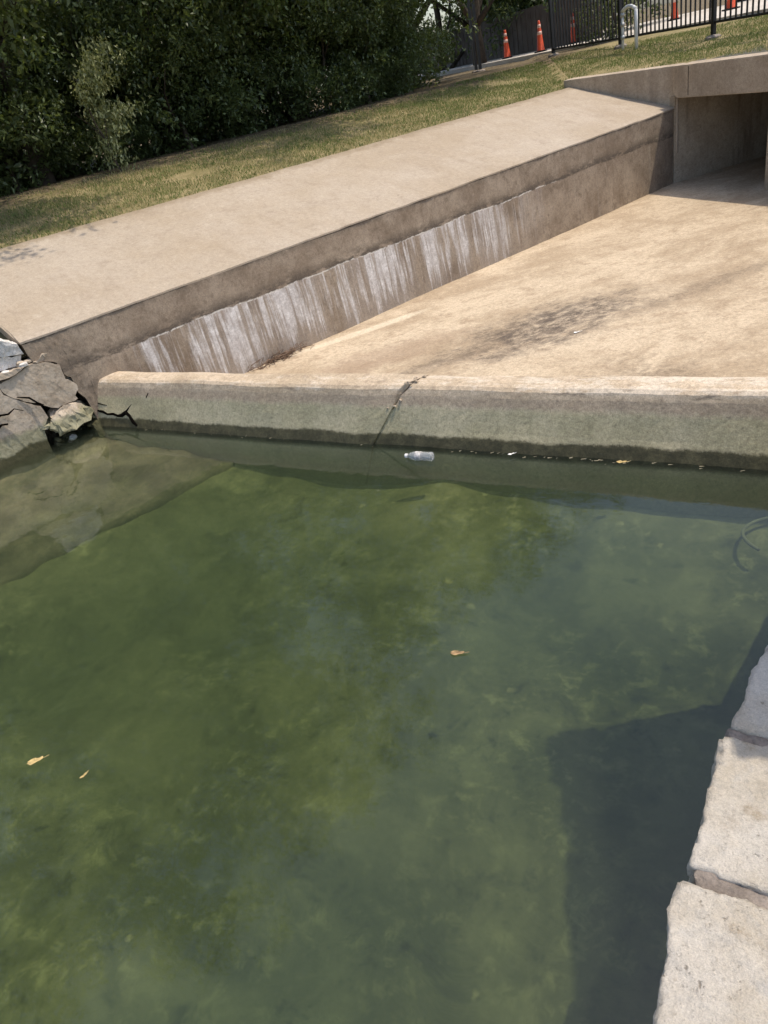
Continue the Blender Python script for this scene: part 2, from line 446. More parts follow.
def m_weir():
    m, g = mat('weir concrete with algae')
    q = g.xyz(g.P)
    z = q[2]
    f = g.noise(g.P, 2.0, 8, .68); f2 = g.noise(g.P, 9, 10, .75); f3 = g.noise(g.P, 34, 8, .76)
    lf = g.noise(g.comb(q[0], g.math('MULTIPLY', q[1], 3.0), 0.0), 4, 10, .75)
    c = g.mix(g.step(f, .34, .66), (.40, .315, .215), (.54, .435, .315))
    c = g.mix(g.math('MULTIPLY', g.step(f2, .50, .66), .6), c, (.27, .21, .15))
    c = g.mix(g.math('MULTIPLY', g.step(f3, .54, .68), .55), c, (.22, .17, .125))
    c = g.mix(g.math('MULTIPLY', g.step(f3, .42, .28), .5), c, (.60, .50, .375))
    wt = g.math('MULTIPLY', g.step(g.math('ADD', lf, g.math('MULTIPLY', g.step(q[0], -3.4, -.8), .09)), .52, .64), g.step(z, .345, .375))
    c = g.mix(g.math('MULTIPLY', wt, .75), c, (.60, .52, .415))
    dk = g.math('MULTIPLY', g.step(g.noise(g.comb(q[0], g.math('MULTIPLY', z, 5.0), 3.0), 3, 8, .72), .46, .34), g.math('MULTIPLY', g.step(z, .30, .35), g.step(z, .40, .375)))
    c = g.mix(g.math('MULTIPLY', dk, .75), c, (.15, .12, .09))
    wob = g.math('ADD', g.math('MULTIPLY', g.math('SUBTRACT', g.noise(g.P, 2.5, 8, .7), .5), .05), g.math('MULTIPLY', g.math('SUBTRACT', f3, .5), .05))
    zz = g.math('ADD', z, wob)
    rim = g.math('MULTIPLY', g.step(zz, .25, .285), g.step(zz, .35, .31))
    c = g.mix(g.math('MULTIPLY', rim, .55), c, g.mix(g.step(f3, .4, .6), (.42, .325, .22), (.31, .235, .165)))
    alg = g.step(zz, .285, .235)
    run = g.noise(g.comb(g.math('MULTIPLY', q[0], 10.0), z, 4.0), 1.0, 8, .72)
    ac = g.mix(g.step(f, .32, .68), (.375, .335, .20), (.49, .43, .275))
    ac = g.mix(g.math('MULTIPLY', g.step(run, .52, .68), .45), ac, (.24, .225, .13))
    ac = g.mix(g.math('MULTIPLY', g.step(f3, .53, .68), .5), ac, (.17, .155, .095))
    ac = g.mix(g.math('MULTIPLY', g.step(f3, .43, .28), .4), ac, (.48, .45, .34))
    c = g.mix(g.math('MULTIPLY', alg, .9), c, ac)
    w2 = g.math('ADD', g.math('MULTIPLY', g.math('SUBTRACT', g.noise(g.comb(q[0], 0.0, 0.0), 1.6, 8, .75), .5), .10), g.math('MULTIPLY', g.math('SUBTRACT', f3, .5), .05))
    wet = g.step(g.math('ADD', z, w2), .088, .065)
    c = g.mix(g.math('MULTIPLY', wet, .94), c, g.mix(g.step(f2, .42, .62), (.040, .036, .016), (.085, .075, .036)))
    c = g.mix(g.step(z, -.02, -.06), c, g.mix(g.step(f, .3, .7), (.28, .25, .14), (.40, .35, .20)))
    c = g.grain(g.grain(c, .26, 130), .22, 42, 5.0)
    rough = g.math('SUBTRACT', .9, g.math('MULTIPLY', wet, .3))
    g.bsdf(c, rough, g.bump(g.math('ADD', f2, g.math('MULTIPLY', f3, .7)), .4, .010), spec=.25)
    return m
def m_broken():
    m, g = mat('broken concrete')
    q = g.xyz(g.P)
    f = g.noise(g.P, 4, 8, .7); f2 = g.noise(g.P, 18, 10, .76); v = g.vor(g.P, 45)
    c = g.mix(g.step(f, .34, .66), (.33, .26, .185), (.50, .42, .325))
    c = g.mix(g.math('MULTIPLY', g.step(f2, .50, .66), .65), c, (.20, .158, .115))
    c = g.mix(g.math('MULTIPLY', g.step(f2, .44, .28), .55), c, (.58, .52, .43))
    c = g.mix(g.math('MULTIPLY', g.step(v, .3, .12), .3), c, (.54, .47, .38))
    zz = g.math('ADD', q[2], g.math('ADD', g.math('MULTIPLY', g.math('SUBTRACT', f, .5), .22), g.math('MULTIPLY', g.math('SUBTRACT', f2, .5), .10)))
    c = g.mix(g.math('MULTIPLY', g.step(zz, .27, .19), .8), c, g.mix(g.step(f2, .4, .6), (.27, .265, .165), (.18, .18, .105)))
    c = g.mix(g.math('MULTIPLY', g.step(zz, .10, .06), .92), c, (.055, .052, .024))
    g.bsdf(c, .92, g.bump(g.math('ADD', f2, g.math('MULTIPLY', v, .3)), .5, .010), spec=.2)
    return m
def m_limestone():
    m, g = mat('limestone')
    f = g.noise(g.P, 4, 8, .66); f2 = g.noise(g.P, 15, 10, .74); f3 = g.noise(g.P, 60, 8, .76); f5 = g.noise(g.P, 200, 4, .7)
    st = g.noise(g.add(g.P, (7, 0, 0)), 6, 10, .74)
    c = g.mix(g.step(f, .34, .66), (.56, .485, .375), (.68, .62, .53))
    c = g.mix(g.math('MULTIPLY', g.step(f2, .52, .68), .6), c, (.60, .565, .51))
    c = g.mix(g.math('MULTIPLY', g.step(f2, .44, .30), .55), c, (.47, .41, .325))
    c = g.mix(g.math('MULTIPLY', g.step(st, .57, .70), .7), c, (.36, .275, .175))
    c = g.mix(g.math('MULTIPLY', g.step(st, .40, .30), .55), c, (.43, .415, .385))
    c = g.mix(g.math('MULTIPLY', g.step(f3, .55, .68), .5), c, (.40, .335, .25))
    c = g.mix(g.math('MULTIPLY', g.step(f3, .43, .28), .5), c, (.66, .62, .55))
    c = g.mix(g.math('MULTIPLY', g.step(f5, .58, .72), .4), c, (.27, .225, .17))
    q = g.xyz(g.P)
    c = g.mix(g.step(g.math('ADD', q[2], g.math('MULTIPLY', g.math('SUBTRACT', f2, .5), .12)), .14, .05), c, (.10, .10, .06))
    c = g.grain(g.grain(c, .16, 330), .12, 110, 5.0)
    pit = g.math('MULTIPLY', g.step(g.noise(g.P, 75, 5, .7), .40, .33), g.step(g.noise(g.P, 7, 4), .48, .58))
    c = g.mix(g.math('MULTIPLY', pit, .6), c, (.24, .19, .13))
    h = g.math('SUBTRACT', g.math('ADD', g.math('ADD', f2, g.math('MULTIPLY', f3, .55)), g.math('MULTIPLY', f5, .2)), g.math('MULTIPLY', pit, .3))
    g.bsdf(c, .88, g.bump(h, .9, .014), spec=.2)
    return m
def m_leaf(name, a, b, trans=.35):
    m, g = mat(name)
    inf = g.n('ShaderNodeObjectInfo')
    geo = g.n('ShaderNodeNewGeometry')
    rnd = geo.outputs['Random Per Island']
    c = g.mix(rnd, a, b)
    c = g.mix(g.step(rnd, .86, .95), c, tuple(min(v * 2.0 + .015, 1) for v in b))
    c = g.mix(g.step(rnd, .12, .05), c, tuple(v * .5 for v in a))
    c = g.mix(g.math('MULTIPLY', g.step(g.noise(g.P, .9, 3), .35, .7), .35), c, tuple(v * 1.3 for v in b))
    bs = g.bsdf(c, .38, spec=.5)
    tr = g.n('ShaderNodeBsdfTranslucent'); g.l(g.mix(.4, c, (.25, .32, .03)), tr.inputs[0])
    mx = g.n('ShaderNodeMixShader'); mx.inputs[0].default_value = trans
    g.l(bs.outputs[0], mx.inputs[1]); g.l(tr.outputs[0], mx.inputs[2]); g.l(mx.outputs[0], g.out.inputs[0])
    return m
def m_grass():
    m, g = mat('grass blades')
    rnd = g.n('ShaderNodeNewGeometry').outputs['Random Per Island']
    p1 = g.noise(g.P, 1.3, 6, .65); p2 = g.noise(g.P, 7, 5, .7)
    gy_ = g.step(g.xyz(g.P)[1], 11.0, 14.5)
    dry = g.math('ADD', g.math('MULTIPLY', gy_, -.38),
                 g.math('ADD', g.math('MULTIPLY', g.step(p1, .40, .62), .55), g.math('MULTIPLY', g.step(p2, .42, .62), .45)))
    c = g.mix(g.step(g.math('ADD', rnd, g.math('MULTIPLY', g.math('SUBTRACT', dry, .5), .9)), .3, .7), g.mix(rnd, (.125, .175, .043), (.22, .265, .075)), g.mix(rnd, (.54, .465, .235), (.38, .32, .15)))
    bs = g.bsdf(c, .6, spec=.25)
    tr = g.n('ShaderNodeBsdfTranslucent'); g.l(c, tr.inputs[0])
    mx = g.n('ShaderNodeMixShader'); mx.inputs[0].default_value = .3
    g.l(bs.outputs[0], mx.inputs[1]); g.l(tr.outputs[0], mx.inputs[2]); g.l(mx.outputs[0], g.out.inputs[0])
    return m
def m_bank():
    m, g = mat('grass bank soil')
    f = g.noise(g.P, 2.0, 6, .6); f2 = g.noise(g.P, 15, 5, .65)
    c = g.mix(g.step(f, .35, .68), (.19, .165, .075), (.31, .25, .135))
    c = g.mix(g.math('MULTIPLY', g.step(f2, .5, .72), .6), c, (.20, .15, .085))
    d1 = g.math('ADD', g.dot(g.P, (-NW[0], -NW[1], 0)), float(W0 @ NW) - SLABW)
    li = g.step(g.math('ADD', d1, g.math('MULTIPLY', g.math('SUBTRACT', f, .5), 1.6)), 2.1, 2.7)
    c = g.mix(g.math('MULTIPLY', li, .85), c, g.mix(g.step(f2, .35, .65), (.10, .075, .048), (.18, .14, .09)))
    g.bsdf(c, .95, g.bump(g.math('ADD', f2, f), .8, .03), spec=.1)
    return m
def m_bed():
    m, g = mat('pond bed silt and algae')
    f = g.noise(g.P, 1.6, 6, .62, .5); f2 = g.noise(g.P, 3.6, 5, .6, .6); f3 = g.noise(g.P, 25, 4, .6)
    c = g.mix(g.step(f, .30, .70), (.16, .16, .07), (.40, .37, .20))
    c = g.mix(g.math('MULTIPLY', g.step(f2, .55, .80), .7), c, (.60, .54, .30))
    c = g.mix(g.math('MULTIPLY', g.step(f2, .44, .26), .7), c, (.07, .075, .04))
    f4 = g.noise(g.P, 8, 7, .68, .3)
    pm = g.math('ADD', .25, g.math('MULTIPLY', g.step(g.noise(g.add(g.P, (4, 2, 0)), 1.1, 4, .6), .42, .60), .5))
    c = g.mix(g.math('MULTIPLY', g.step(f4, .50, .70), pm), c, (.66, .60, .32))
    c = g.mix(g.math('MULTIPLY', g.step(f4, .48, .28), pm), c, (.05, .055, .028))
    sv = g.n('ShaderNodeTexVoronoi'); g.l(g.add(g.P, g.mul(g.comb(f3, f2, 0.0), (.12, .12, 0))), sv.inputs['Vector']); sv.inputs['Scale'].default_value = 4.5
    c = g.mix(g.math('MULTIPLY', g.math('MULTIPLY', g.step(g.math('ADD', sv.outputs['Distance'], g.math('MULTIPLY', f4, .35)), .30, .20), g.step(g.noise(g.P, 2.3, 2), .50, .6)), .7), c, (.78, .68, .36))
    c = g.mix(g.math('MULTIPLY', g.step(f3, .58, .7), .25), c, (.42, .36, .2))
    g.bsdf(c, .95, g.bump(f2, .6, .03), spec=.05)
    return m
def m_water():
    m, g = mat('murky pond water')
    f = g.n('ShaderNodeFresnel'); f.inputs['IOR'].default_value = 1.48
    geo = g.n('ShaderNodeNewGeometry')
    b1 = g.noise(g.mul(g.P, (1, 1.6, 1)), 7, 3, .5)
    b2 = g.noise(g.P, 1.6, 2, .5)
    bp = g.bump(g.math('ADD', b1, g.math('MULTIPLY', b2, 2.0)), .10, .010)
    g.l(bp, f.inputs['Normal'])
    gl = g.n('ShaderNodeBsdfGlossy'); gl.inputs['Roughness'].default_value = .02; gl.inputs['Color'].default_value = (1, 1, 1, 1)
    g.l(bp, gl.inputs['Normal'])
    tr = g.n('ShaderNodeBsdfTransparent')
    mx = g.n('ShaderNodeMixShader')
    fac = g.math('MULTIPLY', f.outputs[0], g.math('SUBTRACT', 1.0, geo.outputs['Backfacing']))
    g.l(fac, mx.inputs[0]); g.l(tr.outputs[0], mx.inputs[1]); g.l(gl.outputs[0], mx.inputs[2])
    g.l(mx.outputs[0], g.out.inputs['Surface'])
    sc = g.n('ShaderNodeVolumeScatter'); sc.inputs['Color'].default_value = (.245, .29, .21, 1); sc.inputs['Density'].default_value = .9; sc.inputs['Anisotropy'].default_value = .0
    ab = g.n('ShaderNodeVolumeAbsorption'); ab.inputs['Color'].default_value = (.34, .45, .26, 1); ab.inputs['Density'].default_value = 2.65
    ad = g.n('ShaderNodeAddShader'); g.l(sc.outputs[0], ad.inputs[0]); g.l(ab.outputs[0], ad.inputs[1])
    g.l(ad.outputs[0], g.out.inputs['Volume'])
    return m

M = dict(
    slab=m_slab(), wing=m_wing(), floor=m_floor(), weir=m_weir(), broken=m_broken(), stone=m_limestone(),
    head=m_conc('headwall concrete', (.36, .29, .215), (.47, .39, .30), (.24, .19, .14), 3.0),
    tunnel=m_conc('culvert wall concrete', (.36, .29, .21), (.48, .40, .30), (.20, .155, .11), 8.0, .8),
    mortar=m_conc('joint mortar', (.22, .185, .155), (.32, .275, .235), (.14, .115, .095), 1.0, .3, .9, 9),
    pale=m_conc('pale broken concrete', (.58, .55, .50), (.74, .71, .67), (.36, .32, .27), 5.0, .35, .7, 5),
    road=m_conc('road concrete', (.48, .43, .37), (.58, .53, .46), (.38, .33, .28), 2.0, .0, .2, .8),
    sunk=m_conc('sunken slab', (.12, .10, .058), (.30, .25, .15), (.045, .04, .02), 4.0, .5, .9, 3.5),
    bank=m_bank(), bed=m_bed(), water=m_water(),
    leaf_a=m_leaf('leaf dark green', (.040, .062, .018), (.090, .125, .038)),
    leaf_b=m_leaf('leaf mid green', (.050, .075, .024), (.125, .16, .060)),
    leaf_c=m_leaf('leaf green with painted sun', (.17, .20, .075), (.36, .37, .18), .35), leaf_d=m_leaf('leaf olive', (.07, .085, .03), (.13, .14, .06), .3),  # leaf_c: sunlight put into the pale leaf colour
    grass=m_grass(),
    soil=simple('damp soil', (.12, .095, .065), .95, var=.35, scale=14, bump=.8),
    bark=simple('bark', (.075, .058, .042), .95, var=.35, scale=9, bump=.6),
    deadleaf=simple('dry leaf', (.30, .20, .10), .85, var=.4, scale=30),
    twig=simple('dry twig', (.16, .105, .07), .9, var=.3, scale=20),
    yleaf=simple('yellow leaf', (.46, .34, .14), .7, var=.25, scale=40),
    iron=simple('black painted steel', (.012, .012, .013), .4, spec=.5),
    orange=simple('orange plastic', (.62, .085, .03), .5, var=.12),
    white=simple('white band', (.75, .73, .70), .5, var=.06), faded=simple('faded band', (.66, .42, .34), .5, var=.1),
    void=simple('crack shadow', (.006, .005, .004), 1.0, spec=0.0),
    rubber=simple('black rubber', (.02, .02, .02), .8),
    pipe=simple('galvanised pipe', (.45, .46, .46), .4, .5, var=.2),
    pipew=simple('white painted pipe', (.72, .72, .70), .45, var=.08),
    board=simple('brown board with painted shade', (.035, .026, .021), .85, var=.3, scale=3),  # brown darkened so the colour carries the shade on the fence
    boardg=simple('grey brown wall', (.13, .105, .085), .85, var=.2, scale=3),
    hose=simple('pale green hose', (.22, .22, .13), .7),
    sleeve=simple('worn label', (.46, .44, .42), .5, var=.35, scale=60),
    scum=simple('pale debris', (.34, .29, .19), .8, var=.5, scale=40),
    paper=simple('white scrap', (.8, .78, .74), .8),
)

# ------------------------------------------------------------------ ground, bank and road
def in_poly(x, y, poly):
    c = False
    n = len(poly)
    for i in range(n):
        x0, y0 = poly[i]; x1, y1 = poly[(i + 1) % n]
        if (y0 > y) != (y1 > y) and x < (x1 - x0) * (y - y0) / (y1 - y0) + x0: c = not c
    return c
_h = lambda s, v: tuple(head(s, v, 0)[:2])
_w = lambda t, u: tuple(wing(t, u, 0)[:2])
RW0, RW1 = _h(4.25, 0.0), (1.55, 3.6)             # right wing wall, culvert end and near end
CHANNEL = [_w(-12, .18), _w(9.9, .18), _h(.05, .22), _h(4.4, .22), (RW0[0] + .15, RW0[1]), (RW1[0] + .15, RW1[1]), (.45, 3.9), (.45, -8.5), (-12, -8.5)]
def axis(lo, hi, step, far):
    a = list(np.arange(lo, hi + 1e-6, step))
    k, s = hi, step
    while k < far: s *= 1.35; k += s; a.append(k)
    k, s = lo, step
    while k > -far: s *= 1.35; k -= s; a.insert(0, k)
    return a
gx, gy = axis(-17, 7, .2, 700), axis(-9, 27, .2, 700)
ter = obj('ground', grid_mesh('ground', gx, gy, ground_z, lambda x, y: not in_poly(x, y, CHANNEL) and not (d1f(x, y) < -.12 and -.1 < tf(x, y) < 9.95 and d2f(x, y) < .6)), M['bank'])
tag(ter, 'grassy bank and ground around the channel', kind='structure')

road = sweep('road', [(3.0, .0), (3.0, .13), (11.5, .13), (11.5, .0)], list(np.arange(-30, 24, 1.0)), lambda t, u, z: head(t, u, 1.75 + z))
tag(obj('road', road, M['road']), 'pale concrete road behind the railing', kind='structure')

# ------------------------------------------------------------------ pond bed, channel floor, water
def bed_z(x, y):
    z = -.50 + .12 * noise.noise((x * .7, y * .7, 1)) + .06 * noise.noise((x * 2.4, y * 2.4, 5))
    near = min(max((3.95 - y) / 1.3, 0), 1)
    z += .16 * (1 - near) ** 1.5
    u = -((x - W0[0]) * NW[0] + (y - W0[1]) * NW[1])          # silt banked against the sunken slab
    return max(z, -.27 - .22 * max(0, -u - 1.55) + .03 * noise.noise((x * 2, y * 2, 8)))
tag(obj('pond_bed', grid_mesh('pond_bed', np.arange(-12, .31, .12), np.arange(-8.6, 4.15, .12), bed_z), M['bed']), 'silty green pond bed', kind='structure')
tag(obj('channel_floor', grid_mesh('channel_floor', np.arange(-7, 12.1, .2), np.arange(4.1, 24, .2), lambda x, y: FLOOR + .012 * noise.noise((x * .8, y * .8, 0)) + .004 * noise.noise((x * 5, y * 5, 2))), M['floor']),
    'silt stained concrete channel floor', kind='structure')
bm = bmesh.new(); add_box(bm, -12, .28, -8.6, 4.05, -1.4, 0.0)
wat = obj('water', bm_mesh('water', bm), M['water']); tag(wat, 'murky green pond water', kind='structure')

# ------------------------------------------------------------------ wing wall with its sloping slab
ww = thing('wing_wall', 'long concrete wing wall with white lime streaks and tan sloping top slab', 'wall', wing(4.5, 0, FLOOR))
face = densify([(0, -.5), (.0, .922), (.30, .922), (.30, -.5)], .12)
obj('wall_face', sweep('wall_face', face, list(np.arange(.12, 9.80, .1)), lambda t, u, z: wing(t, u + batter(t, z), z), .006, 2.5), M['wing'], ww)
def slab_prof(t):
    e = slab_edge(t)
    n = 9
    top = [(.012, WTOP - .003)] + [(.02 + (SLABW - .02) * k / n, WTOP + (e - WTOP) * k / n) for k in range(n + 1)]
    return [(-.004, .925), (-.004, WTOP - .008)] + top + [(SLABW, e - .11), (.3, .925)]
ts = list(np.arange(-.30, 9.81, .1))
def slab_fn(t, u, z):                           # the left end is a ragged break, the right end butts the headwall
    if t < 0:
        t = t + .07 * noise.noise((u * 4, 2.0, 1)) + .03 * noise.noise((u * 15, 2, 1)) - .04 * u
    return wing(t, u, z)
slab = obj('sloped_slab', sweep('sloped_slab', slab_prof, ts, slab_fn, .007, 2.6), M['slab'], ww)

# right wing wall (out of frame, carries the far bank)
rw = np.array(RW1) - np.array(RW0); rl = float(np.hypot(*rw)); rw /= rl; rn = np.array([-rw[1], rw[0]])
def rwf(t, u, z): p = np.array(RW0) + rw * t + rn * u; return (p[0], p[1], z)
o = obj('wing_wall', sweep('right_wing', lambda t: densify([(0, -.5), (0, 1.45 - t * .11), (.3, 1.45 - t * .11), (.3, -.5)], .15), list(np.arange(0, rl, .2)), rwf, .006, 2.5), M['head'])
tag(o, 'plain concrete wing wall on the far right bank of the channel', 'wall')

# ------------------------------------------------------------------ box culvert
cv = thing('box_culvert', 'concrete box culvert mouth with dark opening and headwall beam', 'culvert', head(1.0, 0, FLOOR))
def cpart(name, p, m, jit=.006, bev=.012, parent=cv):
    bm = bmesh.new(); add_hexa(bm, p)
    bmesh.ops.recalc_face_normals(bm, faces=bm.faces)
    bmesh.ops.bevel(bm, geom=list(bm.edges), offset=bev, segments=2, profile=.6, affect='EDGES')
    me = bm_mesh(name, bm)
    return obj(name, me, m, parent)
LIN = 1.08
# headwall upstand to the left of the opening, running back behind the slab to the bank
cpart('headwall', [wing(9.79, -.03, .3), wing(9.79, 2.08, .3), wing(10.07, 2.08, .3), wing(10.07, -.03, .3), wing(9.79, -.03, HTOP - .004), wing(9.79, 2.08, HTOP + .055), wing(10.07, 2.08, HTOP + .055), wing(10.07, -.03, HTOP - .004)], M['head'])
# lintel beam over both cells: a rounded end standing a little proud
prof = []
pts = [(.02, LIN + .15), (.032, LIN + .085), (.065, LIN + .035), (.11, LIN + .008), (.17, LIN), (4.3, LIN), (4.3, HTOP), (.02, HTOP)]
bm = bmesh.new()
fr = [bm.verts.new(head(s, -.055, z)) for s, z in pts]; bk = [bm.verts.new(head(s, .30, z)) for s, z in pts]
bm.faces.new(fr); bm.faces.new(bk[::-1])
for i in range(len(pts)): bm.faces.new((fr[i], bk[i], bk[(i + 1) % len(pts)], fr[(i + 1) % len(pts)]))
bmesh.ops.recalc_face_normals(bm, faces=bm.faces)
bmesh.ops.bevel(bm, geom=list(bm.edges), offset=.01, segments=2, affect='EDGES')
lb = obj('lintel_beam', bm_mesh('lintel_beam', bm), M['head'], cv)
for s, z0, z1, v in ((.37, LIN + .03, HTOP - .02, -.0565), (-.20, .93, 1.06, -.0015)):
    bm = bmesh.new(); 
    pl = [(s + .004 * noise.noise((k * .9, s, 1)), z0 + (z1 - z0) * k / 6) for k in range(7)]
    for (a, za), (b, zb) in zip(pl, pl[1:]):
        add_hexa(bm, [head(a - .006, v, za), head(a + .006, v, za), head(a + .006, v + .01, za), head(a - .006, v + .01, za), head(b - .006, v, zb), head(b + .006, v, zb), head(b + .006, v + .01, zb), head(b - .006, v + .01, zb)])
    obj('open_joint', bm_mesh('open_joint', bm), M['void'], cv)
cpart('side_wall', hbox(-.25, 0.0, -.0, 12, -.5, LIN + .02), M['tunnel'])
cpart('pier', hbox(1.84, 2.04, .02, 12, -.5, LIN + .02), M['tunnel'])
cpart('side_wall', hbox(4.1, 4.35, 0.0, 12, -.5, LIN + .02), M['tunnel'])
cpart('roof_slab', hbox(-.25, 4.35, .31, 12, LIN + .01, LIN + .26), M['tunnel'])
cpart('end_wall', hbox(-.25, 4.35, 12.0, 12.2, -.5, LIN + .26), M['tunnel'])

# ------------------------------------------------------------------ weir
wr = thing('weir', 'low concrete weir wall green with algae across the channel', 'weir', (-3, 4.1, 0))
WP = [(3.85, -1.2), (3.94, 0.0), (3.99, .12), (4.045, .25), (4.083, .335), (4.105, .375), (4.13, .393), (4.18, .40), (4.26, .405), (4.305, .40), (4.31, .37), (4.31, -.4)]
def weir_x(x0, x1, e0, e1, dy=0.0, dz=0.0):
    """section between two ragged ends; e0/e1(y,z) give the end's x"""
    pr = []
    n = len(WP)
    for i in range(n):
        a, b = WP[i], WP[(i + 1) % n]
        k = max(1, int(math.hypot(a[0] - b[0], a[1] - b[1]) / .05)) if i not in (0, 10, 11) else 3
        for j in range(k): pr.append((a[0] + (b[0] - a[0]) * j / k, a[1] + (b[1] - a[1]) * j / k))
    N = max(4, int((x1 - x0) / .06))
    def fn(t, y, z):
        xa, xb = e0(y, z), e1(y, z)
        x = xa + (xb - xa) * t
        w = .035 * noise.noise((x * .45, 0, 7)) + .010 * noise.noise((x * 2.2, y * 3, z * 3))
        zz = z + (dz + .010 * noise.noise((x * 1.4, y * 5, 3)) if z > .1 else 0)
        return (x, y + dy + w, zz)
    return sweep('section', pr, [k / N for k in range(N + 1)], fn, .003, 7.0)
def wing_x(y, z): return W0[0] + (y - W0[1]) * DW[0] / DW[1] - .03
def crack(y, z):
    s = (y - 3.95) * 1.0 + z * .55
    return -2.83 + .62 * s + .035 * noise.noise((s * 14, 1, 1)) + .015 * noise.noise((s * 45, 4, 1))
def crack2(y, z):
    g_ = .010 + .060 * max(0, 1 - abs(z - .375) / .06) * max(0, 1 - abs(y - 4.12) / .13) + .012 * noise.noise((z * 20, y * 20, 2))
    return crack(y, z) + max(g_, .006)
obj('wall_section', weir_x(-6, -2.8, wing_x, crack), M['weir'], wr)
obj('wall_section', weir_x(-2.8, 1.6, crack2, lambda y, z: 1.6, .012, -.008), M['weir'], wr)

def wface(x, z):                                # a point on the sloping front face
    y = 3.94 + .43 * z
    return (x, y + .035 * noise.noise((x * .45, 0, 7)) + .010 * noise.noise((x * 2.2, y * 3, z * 3)) - .001, z)
for cr, rr in (([(-5.96, .135), (-5.86, .125), (-5.80, .105), (-5.72, .11), (-5.66, .095), (-5.60, .10), (-5.545, .125), (-5.50, .10), (-5.45, .05), (-5.40, .02)], [.008, .014, .010, .013, .012, .020, .022, .018, .020, .010]),
               ([(-5.55, .125), (-5.50, .17), (-5.45, .205)], [.012, .006, .002]), ([(-5.95, .20), (-5.88, .19), (-5.80, .18)], [.006, .006, .002]),
               ([(-5.25, .26), (-5.22, .30)], [.008, .006])):
    bm = bmesh.new(); add_tube(bm, [wface(x, z) for x, z in cr], rr, 6)
    obj('crack', bm_mesh('crack', bm), M['void'], wr)
for k in range(16):                             # crumbs of aggregate left in the spall at the crack
    r_ = random.Random(k)
    y = 4.02 + .26 * r_.random(); z = .405 if y > 4.13 else .385 - (4.13 - y) * 1.6
    bm = bmesh.new(); bmesh.ops.create_icosphere(bm, subdivisions=1, radius=r_.uniform(.005, .014))
    off = Vector((crack(y, z) + r_.gauss(.01, .035), y, z - .002)); fx = r_.uniform(.8, 1.3)
    for v in bm.verts: v.co = Vector((v.co.x * fx, v.co.y, v.co.z * .7)) * (1 + .25 * noise.noise(v.co * 90)) + off
    obj('concrete_crumb', bm_mesh('concrete_crumb', bm), M['broken'], wr)

# ------------------------------------------------------------------ stone retaining wall
def rock_block(x0, x1, y0, y1, z0, z1, res, seed, amp=.02, rnd=.006, bend=True):
    V, F = [], []
    idx = {}
    nx, ny, nz = [max(2, int((b - a) / res)) for a, b in ((x0, x1), (y0, y1), (z0, z1))]
    def vid(i, j, k):
        key = (i, j, k)
        if key in idx: return idx[key]
        p = Vector((x0 + (x1 - x0) * i / nx, y0 + (y1 - y0) * j / ny, z0 + (z1 - z0) * k / nz))
        c = Vector(((x0 + x1) / 2, (y0 + y1) / 2, (z0 + z1) / 2)); h = Vector(((x1 - x0) / 2, (y1 - y0) / 2, (z1 - z0) / 2))
        q = p - c
        inn = Vector([max(-(h[a] - rnd), min(h[a] - rnd, q[a])) for a in range(3)])
        dd = q - inn
        if dd.length > 1e-6: q = inn + dd.normalized() * rnd
        p = c + q
        s = Vector((seed * 3.1, seed * 1.7, seed))
        nv = noise.noise_vector(p * 3.2 + s) * amp * .55 + noise.noise_vector(p * 11 + s) * amp * .32 + noise.noise_vector(p * 34 + s) * amp * .18 + noise.noise_vector(p * 80 + s) * amp * .07
        ed = min(1, sum(1 for a in range(3) if h[a] - abs(q[a]) < rnd * 1.5) / 2)   # chipped arrises
        nv += (noise.noise_vector(p * 24 + s) * .45 + noise.noise_vector(p * 60 + s) * .3) * amp * ed
        ch = noise.noise(p * 6 + s)
        if ed > .9 and ch > .1: nv -= (q.normalized()) * amp * 1.2 * (ch - .1)
        nv.z *= .7
        if bend: nv.x += .17 * max(0, p.y - 1.40)
        idx[key] = len(V); V.append(p + nv); return idx[key]
    for i in range(nx):
        for j in range(ny):
            F.append((vid(i, j, 0), vid(i, j + 1, 0), vid(i + 1, j + 1, 0), vid(i + 1, j, 0)))
            F.append((vid(i, j, nz), vid(i + 1, j, nz), vid(i + 1, j + 1, nz), vid(i, j + 1, nz)))
    for i in range(nx):
        for k in range(nz):
            F.append((vid(i, 0, k), vid(i + 1, 0, k), vid(i + 1, 0, k + 1), vid(i, 0, k + 1)))
            F.append((vid(i, ny, k), vid(i, ny, k + 1), vid(i + 1, ny, k + 1), vid(i + 1, ny, k)))
    for j in range(ny):
        for k in range(nz):
            F.append((vid(0, j, k), vid(0, j, k + 1), vid(0, j + 1, k + 1), vid(0, j + 1, k)))
            F.append((vid(nx, j, k), vid(nx, j + 1, k), vid(nx, j + 1, k + 1), vid(nx, j, k + 1)))
    return mesh_np('stone', V, F, True)
rs = thing('stone_wall', 'pale rough limestone block wall along the right edge of the pond', 'wall', (.1, 1.2, 0))
caps = [(-.158, 0.02, .968, 1), (-.142, 1.004, 1.396, 2), (-.122, 1.420, 2.15, 3), (-.125, 2.19, 2.85, 4), (-.12, 2.88, 3.86, 5), (-.13, -.9, -.02, 6)]
for x, y0, y1, sd in caps:
    near = sd in (1, 2, 3)
    obj('cap_stone', rock_block(x, .42, y0, y1, .40, .70, .010 if near else .03, sd, .022), M['stone'], rs)
for k in range(9):
    y0 = -.95 + k * .545 + .08 * (k % 2)
    obj('stone', rock_block(-.055, .40, y0, y0 + .52, .0, .385, .035, 20 + k, .025), M['stone'], rs)
for k in range(5):
    obj('footing_stone', rock_block(-.06, .40, -.95 + k, .02 + k, -1.1, -.02, .08, 40 + k, .025), M['stone'], rs)
